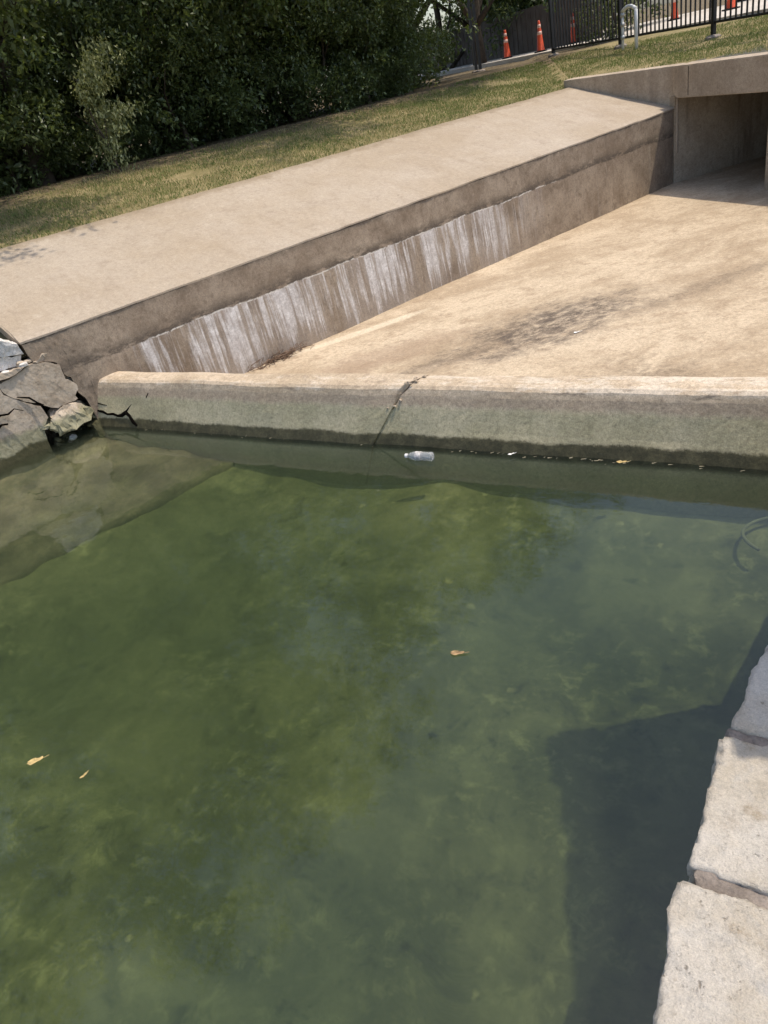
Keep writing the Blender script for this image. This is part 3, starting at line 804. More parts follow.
for ya, yb, zt, sd in ((.945, 1.03, .672, 1), (1.38, 1.43, .675, 2), (2.14, 2.2, .67, 3), (2.84, 2.89, .67, 4), (-.03, .03, .67, 5)):
    obj('mortar_joint', rock_block(-.128, .40, ya, yb, .35, zt + .012, .008 if sd < 3 else .02, 60 + sd, .020, .012), M['mortar'], rs)

sp = thing('added_shadow_pier', 'added rough limestone pier out of view at right, casting shadow on the pond', 'pier', (.53, 2.35, .68))  # unseen pier, added to throw shadow on the water and far cap stone
ca, sa = math.cos(math.radians(22)), math.sin(math.radians(22))
for k in range(5):
    for h in (0, 1):
        me = rock_block(-.28, .28, -.60 + h * .605, -.005 + h * .605, .70 + k * .41, 1.105 + k * .41, .05, 80 + k * 2 + h, .055, bend=False)
        for v in me.vertices:
            x, y = v.co.x, v.co.y
            v.co.x = .595 + x * ca - y * sa; v.co.y = 2.437 + x * sa + y * ca
        obj('added_pier_stone', me, M['stone'], sp)

# ------------------------------------------------------------------ collapsed end of the wing wall
bw = thing('collapsed_wall', 'cracked and collapsed concrete wall end with loose rubble at left edge', 'rubble', wing(-.5, 0, 0))
def plate(name, poly, u0, thick, m, tilt=(0, 0), amp=.012, parent=bw, res=.03, fs=9.0, dome=0.0):
    """a slab of broken wall: outline (t,z) on the wall plane, u0 behind the face, thick deep"""
    poly = list(poly)
    jag = []
    for i in range(len(poly)):
        a, b = poly[i], poly[(i + 1) % len(poly)]
        L = math.hypot(a[0] - b[0], a[1] - b[1]); k = max(1, int(L / .035))
        nx_, nz_ = -(b[1] - a[1]) / (L + 1e-6), (b[0] - a[0]) / (L + 1e-6)
        for j in range(k):
            f = j / k; t = a[0] + (b[0] - a[0]) * f; z = a[1] + (b[1] - a[1]) * f
            w = 0 if j == 0 else .014 * noise.noise((t * 31, z * 31, 5))
            jag.append((t + nx_ * w, z + nz_ * w))
    ct = sum(p[0] for p in jag) / len(jag); cz = sum(p[1] for p in jag) / len(jag)
    bm = bmesh.new()
    fr = [bm.verts.new((t, 0, z)) for t, z in jag]; bk = [bm.verts.new((t, thick, z)) for t, z in jag]
    fa = bm.faces.new(fr); fb = bm.faces.new(bk[::-1])
    for i in range(len(jag)): bm.faces.new((fr[i], bk[i], bk[(i + 1) % len(jag)], fr[(i + 1) % len(jag)]))
    bmesh.ops.triangulate(bm, faces=bm.faces)
    for _ in range(5):
        ed = [e for e in bm.edges if e.calc_length() > res * 1.6]
        if not ed: break
        bmesh.ops.subdivide_edges(bm, edges=ed, cuts=1)
        bmesh.ops.triangulate(bm, faces=[f for f in bm.faces if len(f.verts) > 3])
    for v in bm.verts:
        t, u, z = v.co
        r = math.hypot(t - ct, z - cz)
        uu = u0 + u + tilt[0] * (t - ct) + tilt[1] * (z - cz) + dome * r * r
        p = Vector(wing(t, uu + batter(t, z), z))
        p += noise.noise_vector(p * fs) * amp + noise.noise_vector(p * fs * 3.3) * amp * .5
        v.co = p
    bmesh.ops.recalc_face_normals(bm, faces=bm.faces)
    return obj(name, bm_mesh(name, bm), m, parent)
# sound part of the wall next to the weir, ending in a ragged fracture
plate('fractured_wall', [(.16, -.4), (.16, .922), (-.29, .922), (-.27, .76), (-.12, .70), (-.02, .64), (-.07, .56), (.03, .46), (.05, .40), (-.02, .36), (.02, .29), (.06, .2), (.04, .1), (.06, -.4)], .0, .28, M['wing'], (0, 0), .006)
plate('broken_block', [(-.30, .745), (-.17, .715), (-.07, .655), (-.115, .56), (-.025, .465), (.0, .395), (-.06, .35), (-.05, .31), (-.24, .30), (-.30, .33), (-.37, .385), (-.46, .45), (-.545, .52), (-.61, .60), (-.63, .68), (-.45, .71)], -.01, .25, M['broken'], (.02, -.03), .006)
plate('broken_block', [(-.55, .515), (-.47, .44), (-.38, .375), (-.36, .26), (-.43, .18), (-.46, .05), (-.47, -.45), (-1.9, -.45), (-1.9, .72), (-.63, .67), (-.62, .59)], -.015, .3, M['broken'], (.01, -.03), .006)
plate('ledge_fragment', [(-.31, .84), (-.33, .95), (-.46, 1.03), (-.75, 1.05), (-.75, .90), (-.5, .88)], -.03, .30, M['pale'], (0, -.25), .015)
plate('ledge_fragment', [(-.33, .835), (-.48, .872), (-.8, .89), (-.8, .80), (-.52, .78), (-.36, .77)], .01, .30, M['pale'], (0, -.2), .015)
plate('ledge_fragment', [(-.36, .755), (-.55, .77), (-.9, .78), (-.9, .70), (-.58, .71), (-.42, .72)], -.045, .28, M['broken'], (0, -.1), .015)
plate('wall_chip', [(-.09, .60), (-.04, .55), (.0, .46), (-.04, .42), (-.10, .48), (-.13, .56)], .06, .15, M['broken'], (.2, -.2), .02)
plate('wall_chip', [(-.28, .745), (-.17, .72), (-.12, .78), (-.17, .80), (-.22, .76)], -.01, .12, M['broken'], (.1, -.2), .02)
plate('rubble_lump', [(-.38, .15), (-.32, .25), (-.24, .30), (-.12, .30), (-.02, .23), (.03, .15), (-.02, .105), (-.14, .10), (-.22, .07), (-.30, .075), (-.35, .08)], -.07, .22, M['broken'], (.05, .35), .03, dome=1.2, fs=14)
plate('rubble_lump', [(-.02, -.1), (.12, -.08), (.13, .02), (.05, .07), (-.04, .03)], -.05, .15, M['broken'], (0, .4), .025)
plate('rubble_lump', [(-.36, -.2), (-.2, -.16), (-.18, .0), (-.27, .015), (-.38, -.02)], .06, .15, M['broken'], (0, .4), .025)
plate('backing_soil', [(-1.8, -.4), (.3, -.4), (.3, .70), (-.3, .72), (-1.8, .72)], .30, .2, M['soil'], (0, 0), .05, res=.08)
for cr in ([(-.53, .53), (-.44, .49), (-.40, .43), (-.36, .395)], [(-.80, .40), (-.72, .44), (-.66, .43), (-.60, .46), (-.54, .42)], [(-.83, .30), (-.75, .36), (-.70, .35)]):
    bm = bmesh.new()
    add_tube(bm, [wing(t, -.05 - .02 * i % 2, z) for i, (t, z) in enumerate(cr)], [.004, .010, .009, .005, .003][:len(cr)], 5)
    obj('crack', bm_mesh('crack', bm), M['void'], bw)
r_ = random.Random(11)
for k in range(34):
    t_, z_ = [(r_.uniform(-.36, .05), r_.uniform(-.03, .09)), (r_.uniform(-.40, .12), r_.uniform(-.03, .03)), (r_.uniform(-.75, -.3), r_.uniform(.69, .78)), (r_.uniform(-.46, -.36), r_.uniform(.1, .36))][k % 4]
    bm = bmesh.new(); bmesh.ops.create_icosphere(bm, subdivisions=2, radius=r_.uniform(.012, .045))
    off = Vector(wing(t_, r_.uniform(-.03, .06), z_)); sc_ = Vector((r_.uniform(.7, 1.4), r_.uniform(.7, 1.4), r_.uniform(.5, .9)))
    for v in bm.verts:
        n_ = v.co.normalized(); q_ = Vector([round(c_ * 2.2) / 2.2 for c_ in n_]) * v.co.length
        v.co = Vector([a_ * b_ for a_, b_ in zip(v.co.lerp(q_, .6), sc_)]) * (1 + .3 * noise.noise(n_ * 2 + off)) + off
    obj('rubble_chunk', bm_mesh('rubble_chunk', bm), M['pale' if k % 5 == 2 else 'broken'], bw)
# slab that fell into the pond
fs_ = thing('sunken_slab', 'broken concrete slab lying under shallow water by the collapsed wall', 'slab', (-5.4, 2.6, -.2))
def sunk(t, u, z): return wing(t, u, z)
def sunk_me():
    ks = np.linspace(0, 1, 60); us = np.linspace(.05, -1.62, 26)
    V, F = [], []
    ts_ = ks
    for k in ks:
        for u in us:
            t1 = -.05 - .396 * u
            uu = u * (1 + .05 * noise.noise((k * 9, 0, 0)) + .03 * noise.noise((k * 30, 1, 0)))
            t = -4.2 + (t1 + 4.2) * k
            z = -.115 + .085 * uu + .045 * noise.noise((t * 1.7, uu * 2, 2)) + .03 * noise.noise((t * 5, uu * 5, 2)) + .02 * abs(noise.noise((t * 9, uu * 14, 6)))
            V.append(wing(t, uu, z))
    n = len(us)
    N = len(ts_) * n
    V += [(x, y, z - .10) for x, y, z in V]
    for i in range(len(ts_) - 1):
        for j in range(n - 1):
            a = i * n + j
            F.append((a, a + 1, a + n + 1, a + n)); F.append((N + a, N + a + n, N + a + n + 1, N + a + 1))
        a = i * n + n - 1
        F.append((a, N + a, N + a + n, a + n))
    for j in range(n - 1):
        a = (len(ts_) - 1) * n + j
        F.append((a, a + 1, N + a + 1, N + a))
    return mesh_np('slab', V, F, False)
obj('slab', sunk_me(), M['sunk'] if 'sunk' in M else M['broken'], fs_)

# ------------------------------------------------------------------ trees and shrubs
def leaf_cloud(n_cl, per, shape, lsize, seed, csize=.35, droop=.3, shift=0.0):
    """rhombic folded leaves gathered on twigs; shape(rng) -> point inside the crown"""
    r = np.random.default_rng(seed)
    C = np.array([shape(r) for _ in range(n_cl)])
    axis_ = r.normal(size=(n_cl, 3)); axis_[:, 2] = -abs(axis_[:, 2]) * droop + .15 * axis_[:, 2]
    axis_ /= np.linalg.norm(axis_, axis=1)[:, None]
    ci = np.repeat(np.arange(n_cl), per)
    N = len(ci)
    a = r.uniform(-1, 1, N)
    P = C[ci] + axis_[ci] * (a * csize)[:, None] + r.normal(size=(N, 3)) * csize * .33
    L = lsize * r.uniform(.6, 1.25, N); Wd = L * r.uniform(.38, .52, N)
    dr = r.normal(size=(N, 3)); dr[:, 2] -= .35; dr = dr + axis_[ci] * .6; dr /= np.linalg.norm(dr, axis=1)[:, None]
    nr = r.normal(size=(N, 3)) * .75; nr[:, 2] += .9
    sd = np.cross(dr, nr); sd /= (np.linalg.norm(sd, axis=1)[:, None] + 1e-6)
    up = np.cross(sd, dr)
    base = P; tip = P + dr * L[:, None]
    mid = P + dr * (L * .45)[:, None]
    l = mid + sd * (Wd * .5)[:, None] + up * (L * .08)[:, None]; rr = mid - sd * (Wd * .5)[:, None] + up * (L * .08)[:, None]
    V = np.stack([base, rr, tip, l], 1).reshape(-1, 3) + np.array([shift, 0, 0])
    i = np.arange(N) * 4
    F = np.concatenate([np.stack([i, i + 1, i + 2], 1), np.stack([i, i + 2, i + 3], 1)])
    return mesh_np('crown', V, F)
def boughs(rx, z0, z1, n, seed, low=0.0):
    r = np.random.default_rng(int(seed * 10) + 5)
    out = []
    while len(out) < n:
        p = r.uniform(-1, 1, 3); R = np.linalg.norm(p)
        if R > 1 or R < .35: continue
        w = 1.0 if low <= 0 else (1.0 if p[2] < low else 1 - .6 * (p[2] - low) / (1 - low))
        if low > 0: p[:2] *= min(1 / max(math.hypot(p[0], p[1]), .3), 1.6) * r.uniform(.55, 1)
        q = np.array([p[0] * rx * w, p[1] * rx * w, (z0 + z1) / 2 + p[2] * (z1 - z0) / 2])
        if all(np.linalg.norm(q - o) > rx * .26 for o in out) or r.random() < .03: out.append(q)
    return np.array(out)
def crown_shape(rx, ry, z0, z1, lump, seed, n=26, sig=.20, low=0.0):
    B = boughs(rx, z0, z1, n, seed, low)
    def f(r):
        b = B[r.integers(len(B))]
        d = r.normal(size=3) * rx * sig * np.array([1.15, 1.15, .8])
        p = b + d
        return (p[0], p[1], max(p[2], .05))
    return f
def shrub_shape(rx, h, lump, seed):
    def f(r):
        zn = r.random(); a = r.uniform(0, 6.283); R = math.sqrt(r.uniform(.12, 1))
        w = (1.0 if zn < .55 else 1 - .75 * ((zn - .55) / .45) ** 2) * (.9 + .1 * min(zn * 8, 1))
        k = 1 + lump * noise.noise((math.cos(a) * 1.5 + seed, math.sin(a) * 1.5, zn * 3.0))
        return (math.cos(a) * R * rx * w * k, math.sin(a) * R * rx * w * k, .04 + zn * h * (1 + .25 * noise.noise((math.cos(a) + seed, math.sin(a), 7))))
    return f
def trunk_mesh(h, r0, seed, spread=1.2, limbs=6):
    r = random.Random(seed)
    bm = bmesh.new()
    pts = [(0, 0, -.3)]; x = y = 0
    n = 6
    for k in range(1, n + 1):
        x += r.uniform(-.12, .12); y += r.uniform(-.12, .12); pts.append((x, y, h * k / n))
    add_tube(bm, pts, [r0 * (1.35 if k == 0 else 1 - .8 * k / n) for k in range(n + 1)], 9)
    for i in range(limbs):
        k = r.randint(1, n - 1); b = Vector(pts[k]); a = r.uniform(0, 6.28); L = spread * r.uniform(.7, 1.2)
        q = [b]
        for j in range(1, 4):
            q.append(b + Vector((math.cos(a + .2 * j) * L * j / 3, math.sin(a + .2 * j) * L * j / 3, L * .28 * j + .1 * r.random())))
        rr = r0 * (1 - .8 * k / n) * .6
        add_tube(bm, q, [rr, rr * .7, rr * .45, rr * .15], 6)
    return bm_mesh('trunk', bm, True)
tree_v = [(leaf_cloud(430, 58, crown_shape(2.35, 2.35, 1.5, 7.4, .45, s * 3.3, 28, .16), .10, s, .30, shift=2.7), trunk_mesh(5.4, .16, s, 2.2, 9)) for s in (11, 12, 13)]
shrub_v = [(leaf_cloud(400, 46, crown_shape(1.25, 1.25, .0, 2.8, .45, s * 2.1, 34, .19, .3), .08, s, .20), trunk_mesh(1.9, .045, s, .8, 7)) for s in (21, 22, 23)]
pale_v = (leaf_cloud(80, 34, crown_shape(.8, .8, .1, 2.1, .5, 4.4, 15, .17, .2), .085, 31, .18), trunk_mesh(1.4, .03, 31, .5, 6))
olive_me = leaf_cloud(110, 34, shrub_shape(.62, 1.7, .5, 9.4), .075, 33, .2)
def wpt(t, d1):
    p = W0 + DW * t - NW * (SLABW + d1)
    return (float(p[0]), float(p[1]), ground_z(p[0], p[1]) - .03)
def plant(name, label, cat, group, pos, variant, m, rz, sc):
    t = thing(name, label, cat, pos, group)
    t.rotation_euler.z = rz; t.scale = sc
    local_child('trunk', variant[1], M['bark'], t)
    local_child('crown', variant[0], None, t).data.materials or variant[0].materials.append(m)
    return t
ordn = ['first', 'second', 'third', 'fourth', 'fifth', 'sixth', 'seventh', 'eighth', 'ninth', 'tenth', 'eleventh', 'twelfth', 'thirteenth', 'fourteenth', 'fifteenth']
trees = [(-2.6, .7, 1.08), (-.2, 1.4, 1.10), (2.1, .75, 1.06), (5.0, 1.9, 1.02), (7.8, 2.0, 1.05), (10.2, 2.3, 1.0), (11.6, 4.2, 1.05)]
for i, (t, d, s) in enumerate(trees):
    plant('tree', 'tall dark green tree over the bank, %s from the left in the front row' % ordn[i], 'tree', 'trees along the bank', wpt(t, d + (3.3 if i < 2 else 3.5)), tree_v[i % 3], M['leaf_a'], -.377 + .35 * math.sin(i * 2.7), (s, s, s * 1.02))
back = [(20.5, 12.5, 1.2), (-2, 8.0, 1.2), (2, 8.4, 1.2), (6, 8.2, 1.2), (10, 8.6, 1.2), (14, 8.8, 1.2), (17.5, 9.5, 1.2)]
for i, (t, d, s) in enumerate(back):
    plant('tree', 'tall shaded tree behind the bank, %s from left in the back row' % ordn[i], 'tree', 'trees behind the bank', wpt(t, d), tree_v[(i + 1) % 3], M['leaf_a'], i * 2.3 + .7, (s, s, s))
shr = [(-3.2, 4.2, 1.0), (-1.4, 4.1, 1.1), (.2, 4.45, .95), (1.7, 4.2, 1.05), (3.3, 4.6, 1.0), (4.8, 4.25, 1.05), (6.4, 4.65, 1.02), (8.0, 4.4, 1.0), (9.3, 4.8, .95), (10.3, 5.1, .95)]
for i, (t, d, s) in enumerate(shr):
    plant('shrub', 'dense green shrub at the grass edge, %s from left along the bank' % ordn[i], 'shrub', 'shrubs along the bank', wpt(t, d), shrub_v[i % 3], M['leaf_b'], i * 2.1, (s, s, s))
shb = [(-3.5, 5.6, 1.5), (-1.2, 5.4, 1.45), (1.0, 5.3, 1.5), (3.1, 5.7, 1.45), (5.2, 5.6, 1.5), (7.3, 5.7, 1.45), (9.4, 6.0, 1.4), (11.5, 7.0, 1.5), (-2.5, 8.2, 2.1), (.5, 8.4, 2.1), (3.5, 8.2, 2.1), (6.5, 8.4, 2.1), (9.5, 8.4, 2.1)]
for i, (t, d, s) in enumerate(shb):
    plant('shrub', 'shaded shrub under the trees, %s of those behind the front row' % ordn[i], 'shrub', 'shrubs under the trees', wpt(t, d), shrub_v[(i + 2) % 3], M['leaf_b'], i * 1.3 + .4, (s, s, s))
plant('sun_painted_shrub', 'shrub with sunlight painted into its pale leaves and brown vines at the left of the bank', 'shrub', None, wpt(2.9, 2.75), pale_v, M['leaf_c'], .4, (.62, .62, .95))  # stands in tree shade; its brightness is painted into the leaves
plant('yard_shrub', 'olive green shrub behind the black railing', 'shrub', None, tuple(head(-6.6, 3.4, 1.85)), (olive_me, pale_v[1]), M['leaf_d'], 2.0, (1.25, 1.25, 1.3))

for i, (q_, v_, s, lb) in enumerate([(-19.0, 7.0, 2.0, 'broad dark shrub behind the low wall near the gate posts'), (-15.5, 7.2, 2.1, 'broad dark shrub behind the middle of the low wall'), (-12.2, 7.0, 2.0, 'broad dark shrub behind the right end of the low wall')]):
    plant('shrub', lb, 'shrub', 'shrubs behind the low wall', tuple(head(q_, v_, 1.8)), shrub_v[i % 3], M['leaf_b'], i * 1.7, (s, s, s))
for i, (x, y, s, lb) in enumerate([(-13.2, 28.0, 1.1, 'dark tree rising behind the low board wall, left one'), (-10.0, 30.5, 1.1, 'dark tree rising behind the low board wall, middle one'), (-15.5, 23.5, 1.1, 'dark tree behind the far end of the shrubs')]):
    plant('tree', lb, 'tree', 'trees beyond the road', (x, y, ground_z(x, y) - 1.2), tree_v[i % 3], M['leaf_a'], i * 2.0, (s, s, s))

# ------------------------------------------------------------------ grass
def grass_mesh():
    r = np.random.default_rng(5)
    N = 620000
    x = r.uniform(-13, 3, N); y = r.uniform(2.5, 21, N)
    d1 = -((x - W0[0]) * NW[0] + (y - W0[1]) * NW[1]) - SLABW; d2 = (x - H0[0]) * HN[0] + (y - H0[1]) * HN[1]
    s = (x - H0[0]) * HD[0] + (y - H0[1]) * HD[1]
    tt = (x - W0[0]) * DW[0] + (y - W0[1]) * DW[1]; d2 = np.where(d1 > -SLABW, np.maximum(d2, tt - 9.77), d2)
    edge = .03 + .05 * np.sin(x * 7 + y * 11) * np.sin(y * 5.3)
    k = ((d1 > edge - .02) & (d1 < 3.1) & (d2 < .3)) | ((d2 > .30) & (d2 < 2.85) & (s > -9) & (s < 4) & (d1 < 3.1))
    k &= ~((d1 > 2.2) & (r.random(N) < (d1 - 2.2) * 1.3) & (d2 < .3))
    x, y = x[k], y[k]
    keep = np.array([noise.noise((a * 1.1, b * 1.1, 9)) + .35 * noise.noise((a * 4, b * 4, 2)) for a, b in zip(x, y)]) + r.uniform(-.35, .35, len(x)) > -.30
    x, y = x[keep], y[keep]; n = len(x)
    z = np.array([ground_z(a, b) for a, b in zip(x, y)]) + .006
    h = r.uniform(.015, .045, n); w = r.uniform(.003, .006, n); an = r.uniform(0, 6.28, n); ln = r.uniform(-.5, .5, (n, 2)) * h[:, None]
    B = np.stack([x, y, z], 1); dx = np.stack([np.cos(an) * w, np.sin(an) * w, 0 * w], 1)
    T = B + np.stack([ln[:, 0], ln[:, 1], h], 1)
    V = np.stack([B - dx, B + dx, T], 1).reshape(-1, 3)
    return mesh_np('grass', V, np.arange(n * 3).reshape(-1, 3))
tag(obj('grass', grass_mesh(), M['grass']), 'short half dry grass on the bank', 'grass', kind='stuff')

# ------------------------------------------------------------------ railing
def rail_z(s): return ground_z(*head(s, 1.55, 0)[:2])
FV = 1.55
def fence(label, posts, loc_s, pickets=True):
    f = thing('railing', label, 'fence', head(loc_s, FV, rail_z(loc_s)))
    zt = lambda s: 3.28 - .0 * s
    for s in posts:
        bm = bmesh.new(); zb = rail_z(s)
        add_hexa(bm, hbox(s - .03, s + .03, FV - .03, FV + .03, zb - .1, zt(s) + .12))
        p = obj('post', bm_mesh('post', bm), M['iron'], f)
        bm = bmesh.new()
        a = head(s, FV, zb)
        prof = [(.13, -.05), (.125, .02), (.09, .045), (.04, .05)]
        add_lathe(bm, prof, 10, Matrix.Translation(a))
        obj('footing', bm_mesh('footing', bm), M['mortar'], p)
    if pickets:
        s0, s1 = min(posts), max(posts)
        zr = lambda s: 1.86 - .012 * s
        for off in (0.0, 1.2):
            bm = bmesh.new()
            add_hexa(bm, [head(s0, FV - .018, zr(s0) + off), head(s1, FV - .018, zr(s1) + off), head(s1, FV + .018, zr(s1) + off), head(s0, FV + .018, zr(s0) + off), head(s0, FV - .018, zr(s0) + off + .035), head(s1, FV - .018, zr(s1) + off + .035), head(s1, FV + .018, zr(s1) + off + .035), head(s0, FV + .018, zr(s0) + off + .035)])
            obj('rail', bm_mesh('rail', bm), M['iron'], f)
        s = s0 + .115
        me = None
        while s < s1 - .05:
            if min(abs(s - q) for q in posts) > .06:
                bm = bmesh.new(); add_hexa(bm, hbox(s - .0105, s + .0105, FV - .0105, FV + .0105, zr(s) + .005, zr(s) + 1.39))
                obj('picket', bm_mesh('picket', bm), M['iron'], f)
            s += .115
    return f
fence('black steel picket railing on the bank above the culvert', [-5.95, -3.52, -1.03, 1.45], -2.7)
fence('pair of black gate posts at the end of the shrubs', [-9.85, -9.6], -9.7, False)

# ------------------------------------------------------------------ cones, pipe, walls behind
def cone_meshes():
    def lz(prof): 
        bm = bmesh.new(); add_lathe(bm, prof, 18); return bm_mesh('c', bm, True)
    bm = bmesh.new(); add_box(bm, -.19, .19, -.19, .19, 0, .04); bmesh.ops.bevel(bm, geom=list(bm.edges), offset=.012, segments=2, affect='EDGES')
    base = bm_mesh('base', bm)
    r = lambda z: .125 - .085 * (z - .04) / .86
    body = lz([(r(.04) + .02, .035), (r(.06), .06), (r(.45), .45), (r(.88), .88), (.03, .905), (.012, .91)])
    bands = [lz([(r(a) + .003, a), (r(b) + .003, b)]) for a, b in ((.50, .60), (.70, .80))]
    return base, body, bands
cb, cbody, cbands = cone_meshes()
def cone(loc, rz, label):
    t = thing('traffic_cone', label, 'cone', loc, 'orange cones along the road'); t.rotation_euler.z = rz; t.scale = (.8, .8, .78)
    local_child('base', cb, M['rubber'], t); local_child('body', cbody, M['orange'], t)
    for b in cbands: local_child('reflective_band', b, M['faded'], t)
CZ = 1.883
for (x, y), lb in (((-9.04, 23.7), 'leftmost orange traffic cone beside the gate posts'), ((-7.47, 22.07), 'orange traffic cone just left of the tall black corner post'),
                   ((-7.0, 23.5), 'orange traffic cone half hidden behind the pickets and shrub'), ((-4.45, 24.0), 'orange traffic cone behind the railing right of the white pipe'), ((-2.74, 21.3), 'rightmost orange traffic cone at the top of the picture')):
    cone((x, y, CZ), random.random(), lb)
pp = thing('vent_pipe', 'white inverted U shaped pipe standing before the railing', 'pipe', (-3.45, 15.5, 1.6))
def bent(name, pts, r, m):
    bm = bmesh.new(); add_tube(bm, pts, r, 12); return obj(name, bm_mesh(name, bm, True), m, pp)
px0, py0 = head(-3.12, 1.32, 0)[:2]; px1, py1 = head(-2.72, 1.32, 0)[:2]
zg = ground_z(px0, py0) - .1
arc = [(px1 + (px0 - px1) * k / 6, py1 + (py0 - py1) * k / 6, 2.31 + .08 * math.sin(math.pi * (.08 + k / 6 * .84))) for k in range(7)]
bent('riser', [(px1, py1, zg), (px1, py1, 2.1), (px1, py1, 2.325)], .030, M['pipew'])
bent('bend', arc, .032, M['pipew'])
bent('riser', [(px0, py0, zg), (px0, py0, 2.1), (px0, py0, 2.325)], .022, M['pipew'])
for z in (2.25, 2.10, 1.9):
    bent('coupling', [(px0, py0, z), (px0, py0, z + .06)], .038, M['pipe'])
# brown wall and tall board fence, shade put into its colour, on the far side of the road
lw = thing('low_wall', 'low grey brown board wall behind the cones', 'wall', head(-14, 4.9, 1.88))
def boards(parent, s0, s1, v, z0, z1f, w, m):
    bm = bmesh.new(); s = s0; k = 0
    while s < s1:
        dv = .012 * (k % 2) + .006 * random.random()
        add_hexa(bm, hbox(s, s + w - .008, v + dv, v + dv + .025, z0, z1f(s) + .015 * random.random())); s += w; k += 1
    b = obj('boards', bm_mesh('boards', bm), m, parent); b['kind'] = 'stuff'
    bm = bmesh.new(); add_hexa(bm, hbox(s0, s1, v + .05, v + .09, z0 + .2, z0 + .3)); add_hexa(bm, hbox(s0, s1, v + .05, v + .09, z1f(s0) - .35, z1f(s0) - .25)); obj('rail', bm_mesh('rail', bm), m, parent)
boards(lw, -24, -9.3, 4.9, 1.7, lambda s: 3.0, .15, M['boardg'])
df = thing('board_fence', 'tall brown board fence behind the road, darkened with painted shade', 'fence', head(0, 11.9, 1.88))
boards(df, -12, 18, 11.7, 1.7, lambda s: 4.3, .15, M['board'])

# ------------------------------------------------------------------ litter: bottle, leaves, hose ring, twigs
bt = thing('plastic_bottle', 'clear plastic bottle floating on its side against the weir', 'bottle', (-2.36, 3.80, .012))
m_, g = mat('clear plastic')
bs = g.bsdf((.72, .74, .74), .12, g.bump(g.noise(g.P, 45, 2), .6, .01), spec=.6); bs.inputs['Transmission Weight'].default_value = .7; bs.inputs['IOR'].default_value = 1.3
bs.inputs['Alpha'].default_value = 1.0
Mb = Matrix.Translation((-2.255, 3.80, .018)) @ Matrix.Rotation(math.radians(4), 4, 'Z') @ Matrix.Rotation(math.radians(-90), 4, 'Y')
bm = bmesh.new()
add_lathe(bm, [(.018, 0), (.029, .004), (.033, .014), (.0325, .03), (.031, .036), (.033, .043), (.031, .056), (.033, .064), (.031, .076), (.033, .084), (.0335, .135), (.031, .15), (.024, .172), (.0135, .186), (.0125, .196)], 20, Mb)
obj('body', bm_mesh('body', bm, True), m_, bt)
bm = bmesh.new(); add_lathe(bm, [(.0138, .193), (.0155, .195), (.0155, .212), (.013, .215)], 16, Mb); obj('cap', bm_mesh('cap', bm), M['white'], bt)
bm = bmesh.new(); add_lathe(bm, [(.0338, .088), (.0342, .09), (.0342, .130), (.0338, .132)], 20, Mb); obj('label_sleeve', bm_mesh('label_sleeve', bm, True), M['sleeve'], bt)
def leaf_obj(label, loc, L, rz, m, cat='leaf', group=None, lobes=3, curl=.25):
    bm = bmesh.new()
    out = []
    n = 22
    for k in range(n):
        a = 2 * math.pi * k / n
        r = L * .5 * (.55 + .45 * abs(math.cos(a * lobes / 2)) ** .7) * (1 if abs(math.sin(a)) < .5 else .75)
        out.append((r * math.cos(a), r * .62 * math.sin(a)))
    c = bm.verts.new((0, 0, 0)); ring = [bm.verts.new((x, y, curl * (x * x + y * y) / L + .004 * random.random())) for x, y in out]
    c2 = bm.verts.new((0, 0, -.0015)); ring2 = [bm.verts.new((v.co.x, v.co.y, v.co.z - .0015)) for v in ring]
    for k in range(n):
        bm.faces.new((c, ring[k], ring[(k + 1) % n])); bm.faces.new((c2, ring2[(k + 1) % n], ring2[k])); bm.faces.new((ring[k], ring2[k], ring2[(k + 1) % n], ring[(k + 1) % n]))
    add_tube(bm, [(L * .45, 0, .001), (L * .8, .003, .004)], .0015, 5)
    o = obj('leaf', bm_mesh('leaf', bm), m); o.location = loc; o.rotation_euler = (0, 0, rz)
    return tag(o, label, cat, group)
leaf_obj('dry tan leaf floating in the middle of the pond', (-1.32, 2.10, .004), .075, .3, M['deadleaf'])
leaf_obj('curled yellow leaf floating near the left edge of the pond', (-2.89, 0.90, .004), .085, .8, M['yleaf'])
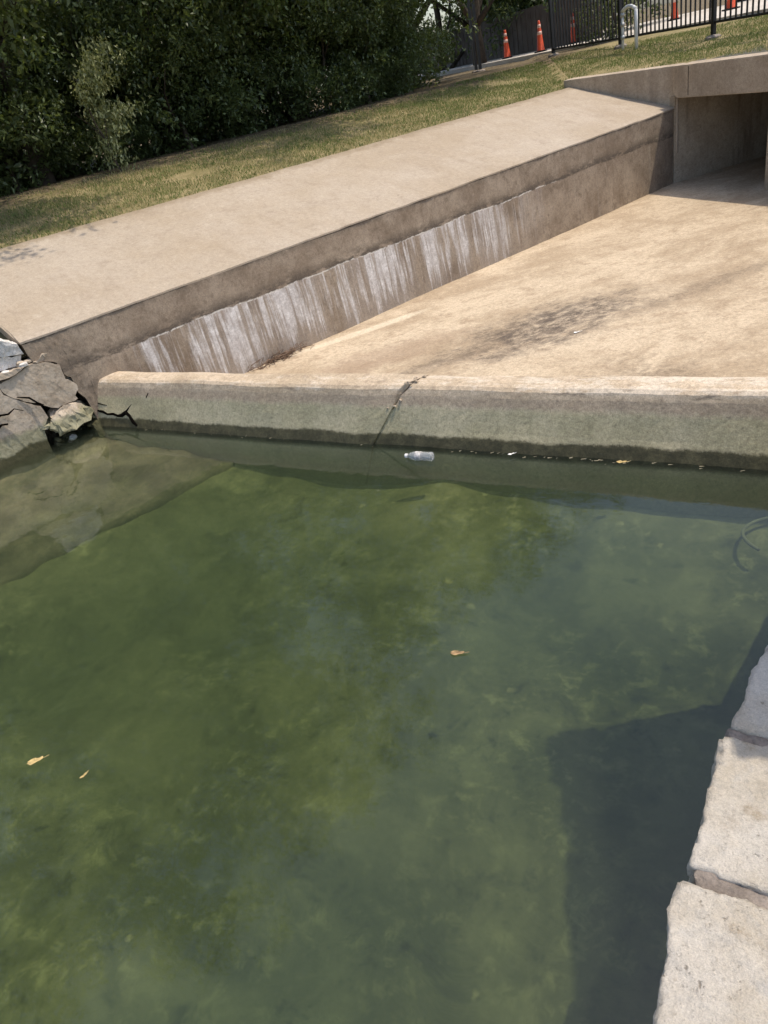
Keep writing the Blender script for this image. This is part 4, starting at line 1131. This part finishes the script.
leaf_obj('tiny pale leaf floating right of the curled yellow leaf', (-2.58, 0.93, .004), .035, 1.4, M['yleaf'], lobes=2)
leaf_obj('white leaf scrap at the foot of the weir right of the bottle', (-1.73, 3.90, .02), .05, .6, M['paper'])
leaf_obj('pale curled leaf at the weir waterline near the right edge', (-1.02, 3.90, .018), .07, .2, M['yleaf'])
leaf_obj('small white scrap lying on the channel floor', (-2.05, 6.45, FLOOR + .012), .07, .5, M['paper'], 'litter')
hr = thing('hose_ring', 'pale hose ring lying under the water at the right edge', 'hose', (-.12, 3.7, -.26))
bm = bmesh.new()
add_tube(bm, [(-.12 + .19 * math.cos(a), 3.70 + .19 * math.sin(a), -.26 + .01 * math.sin(2 * a)) for a in np.linspace(1.4, 4.2, 30)], .010, 8)
obj('hose', bm_mesh('hose', bm, True), M['hose'], hr)
tw = thing('dead_leaf_pile', 'small heap of dead leaves and twigs at the foot of the streaked wall', 'debris', wing(2.05, -.06, FLOOR))
bm = bmesh.new()
r_ = random.Random(3)
for k in range(150):
    a = wing(2.05 + r_.gauss(0, .2), -.05 - abs(r_.gauss(0, .06)), FLOOR + .008 + .07 * r_.random() ** 2); an = r_.uniform(-.6, 2.6); L = r_.uniform(.04, .14)
    add_tube(bm, [a, (a[0] + math.cos(an) * L, a[1] + math.sin(an) * L, a[2] + r_.uniform(-.02, .05))], [.004, .002], 4)
obj('twigs', bm_mesh('twigs', bm), M['twig'], tw)['kind'] = 'stuff'

db = bmesh.new()
r_ = random.Random(21)
for k in range(48):
    x = r_.uniform(-5.4, -.2) if k % 3 else r_.gauss(-1.4, .5)
    y = 3.935 + .035 * noise.noise((x * .45, 0, 7)) - abs(r_.gauss(0, .018)) - .004
    L = r_.uniform(.006, .03); a = r_.uniform(-.7, .7)
    add_tube(db, [(x, y, .003), (x + L * math.cos(a), y + L * math.sin(a) * .5, .004 + .01 * r_.random())], [r_.uniform(.0015, .004), .001], 4)
tag(obj('floating_debris', bm_mesh('floating_debris', db), M['scum']), 'pale flecks of floating debris along the foot of the weir', 'debris', kind='stuff')
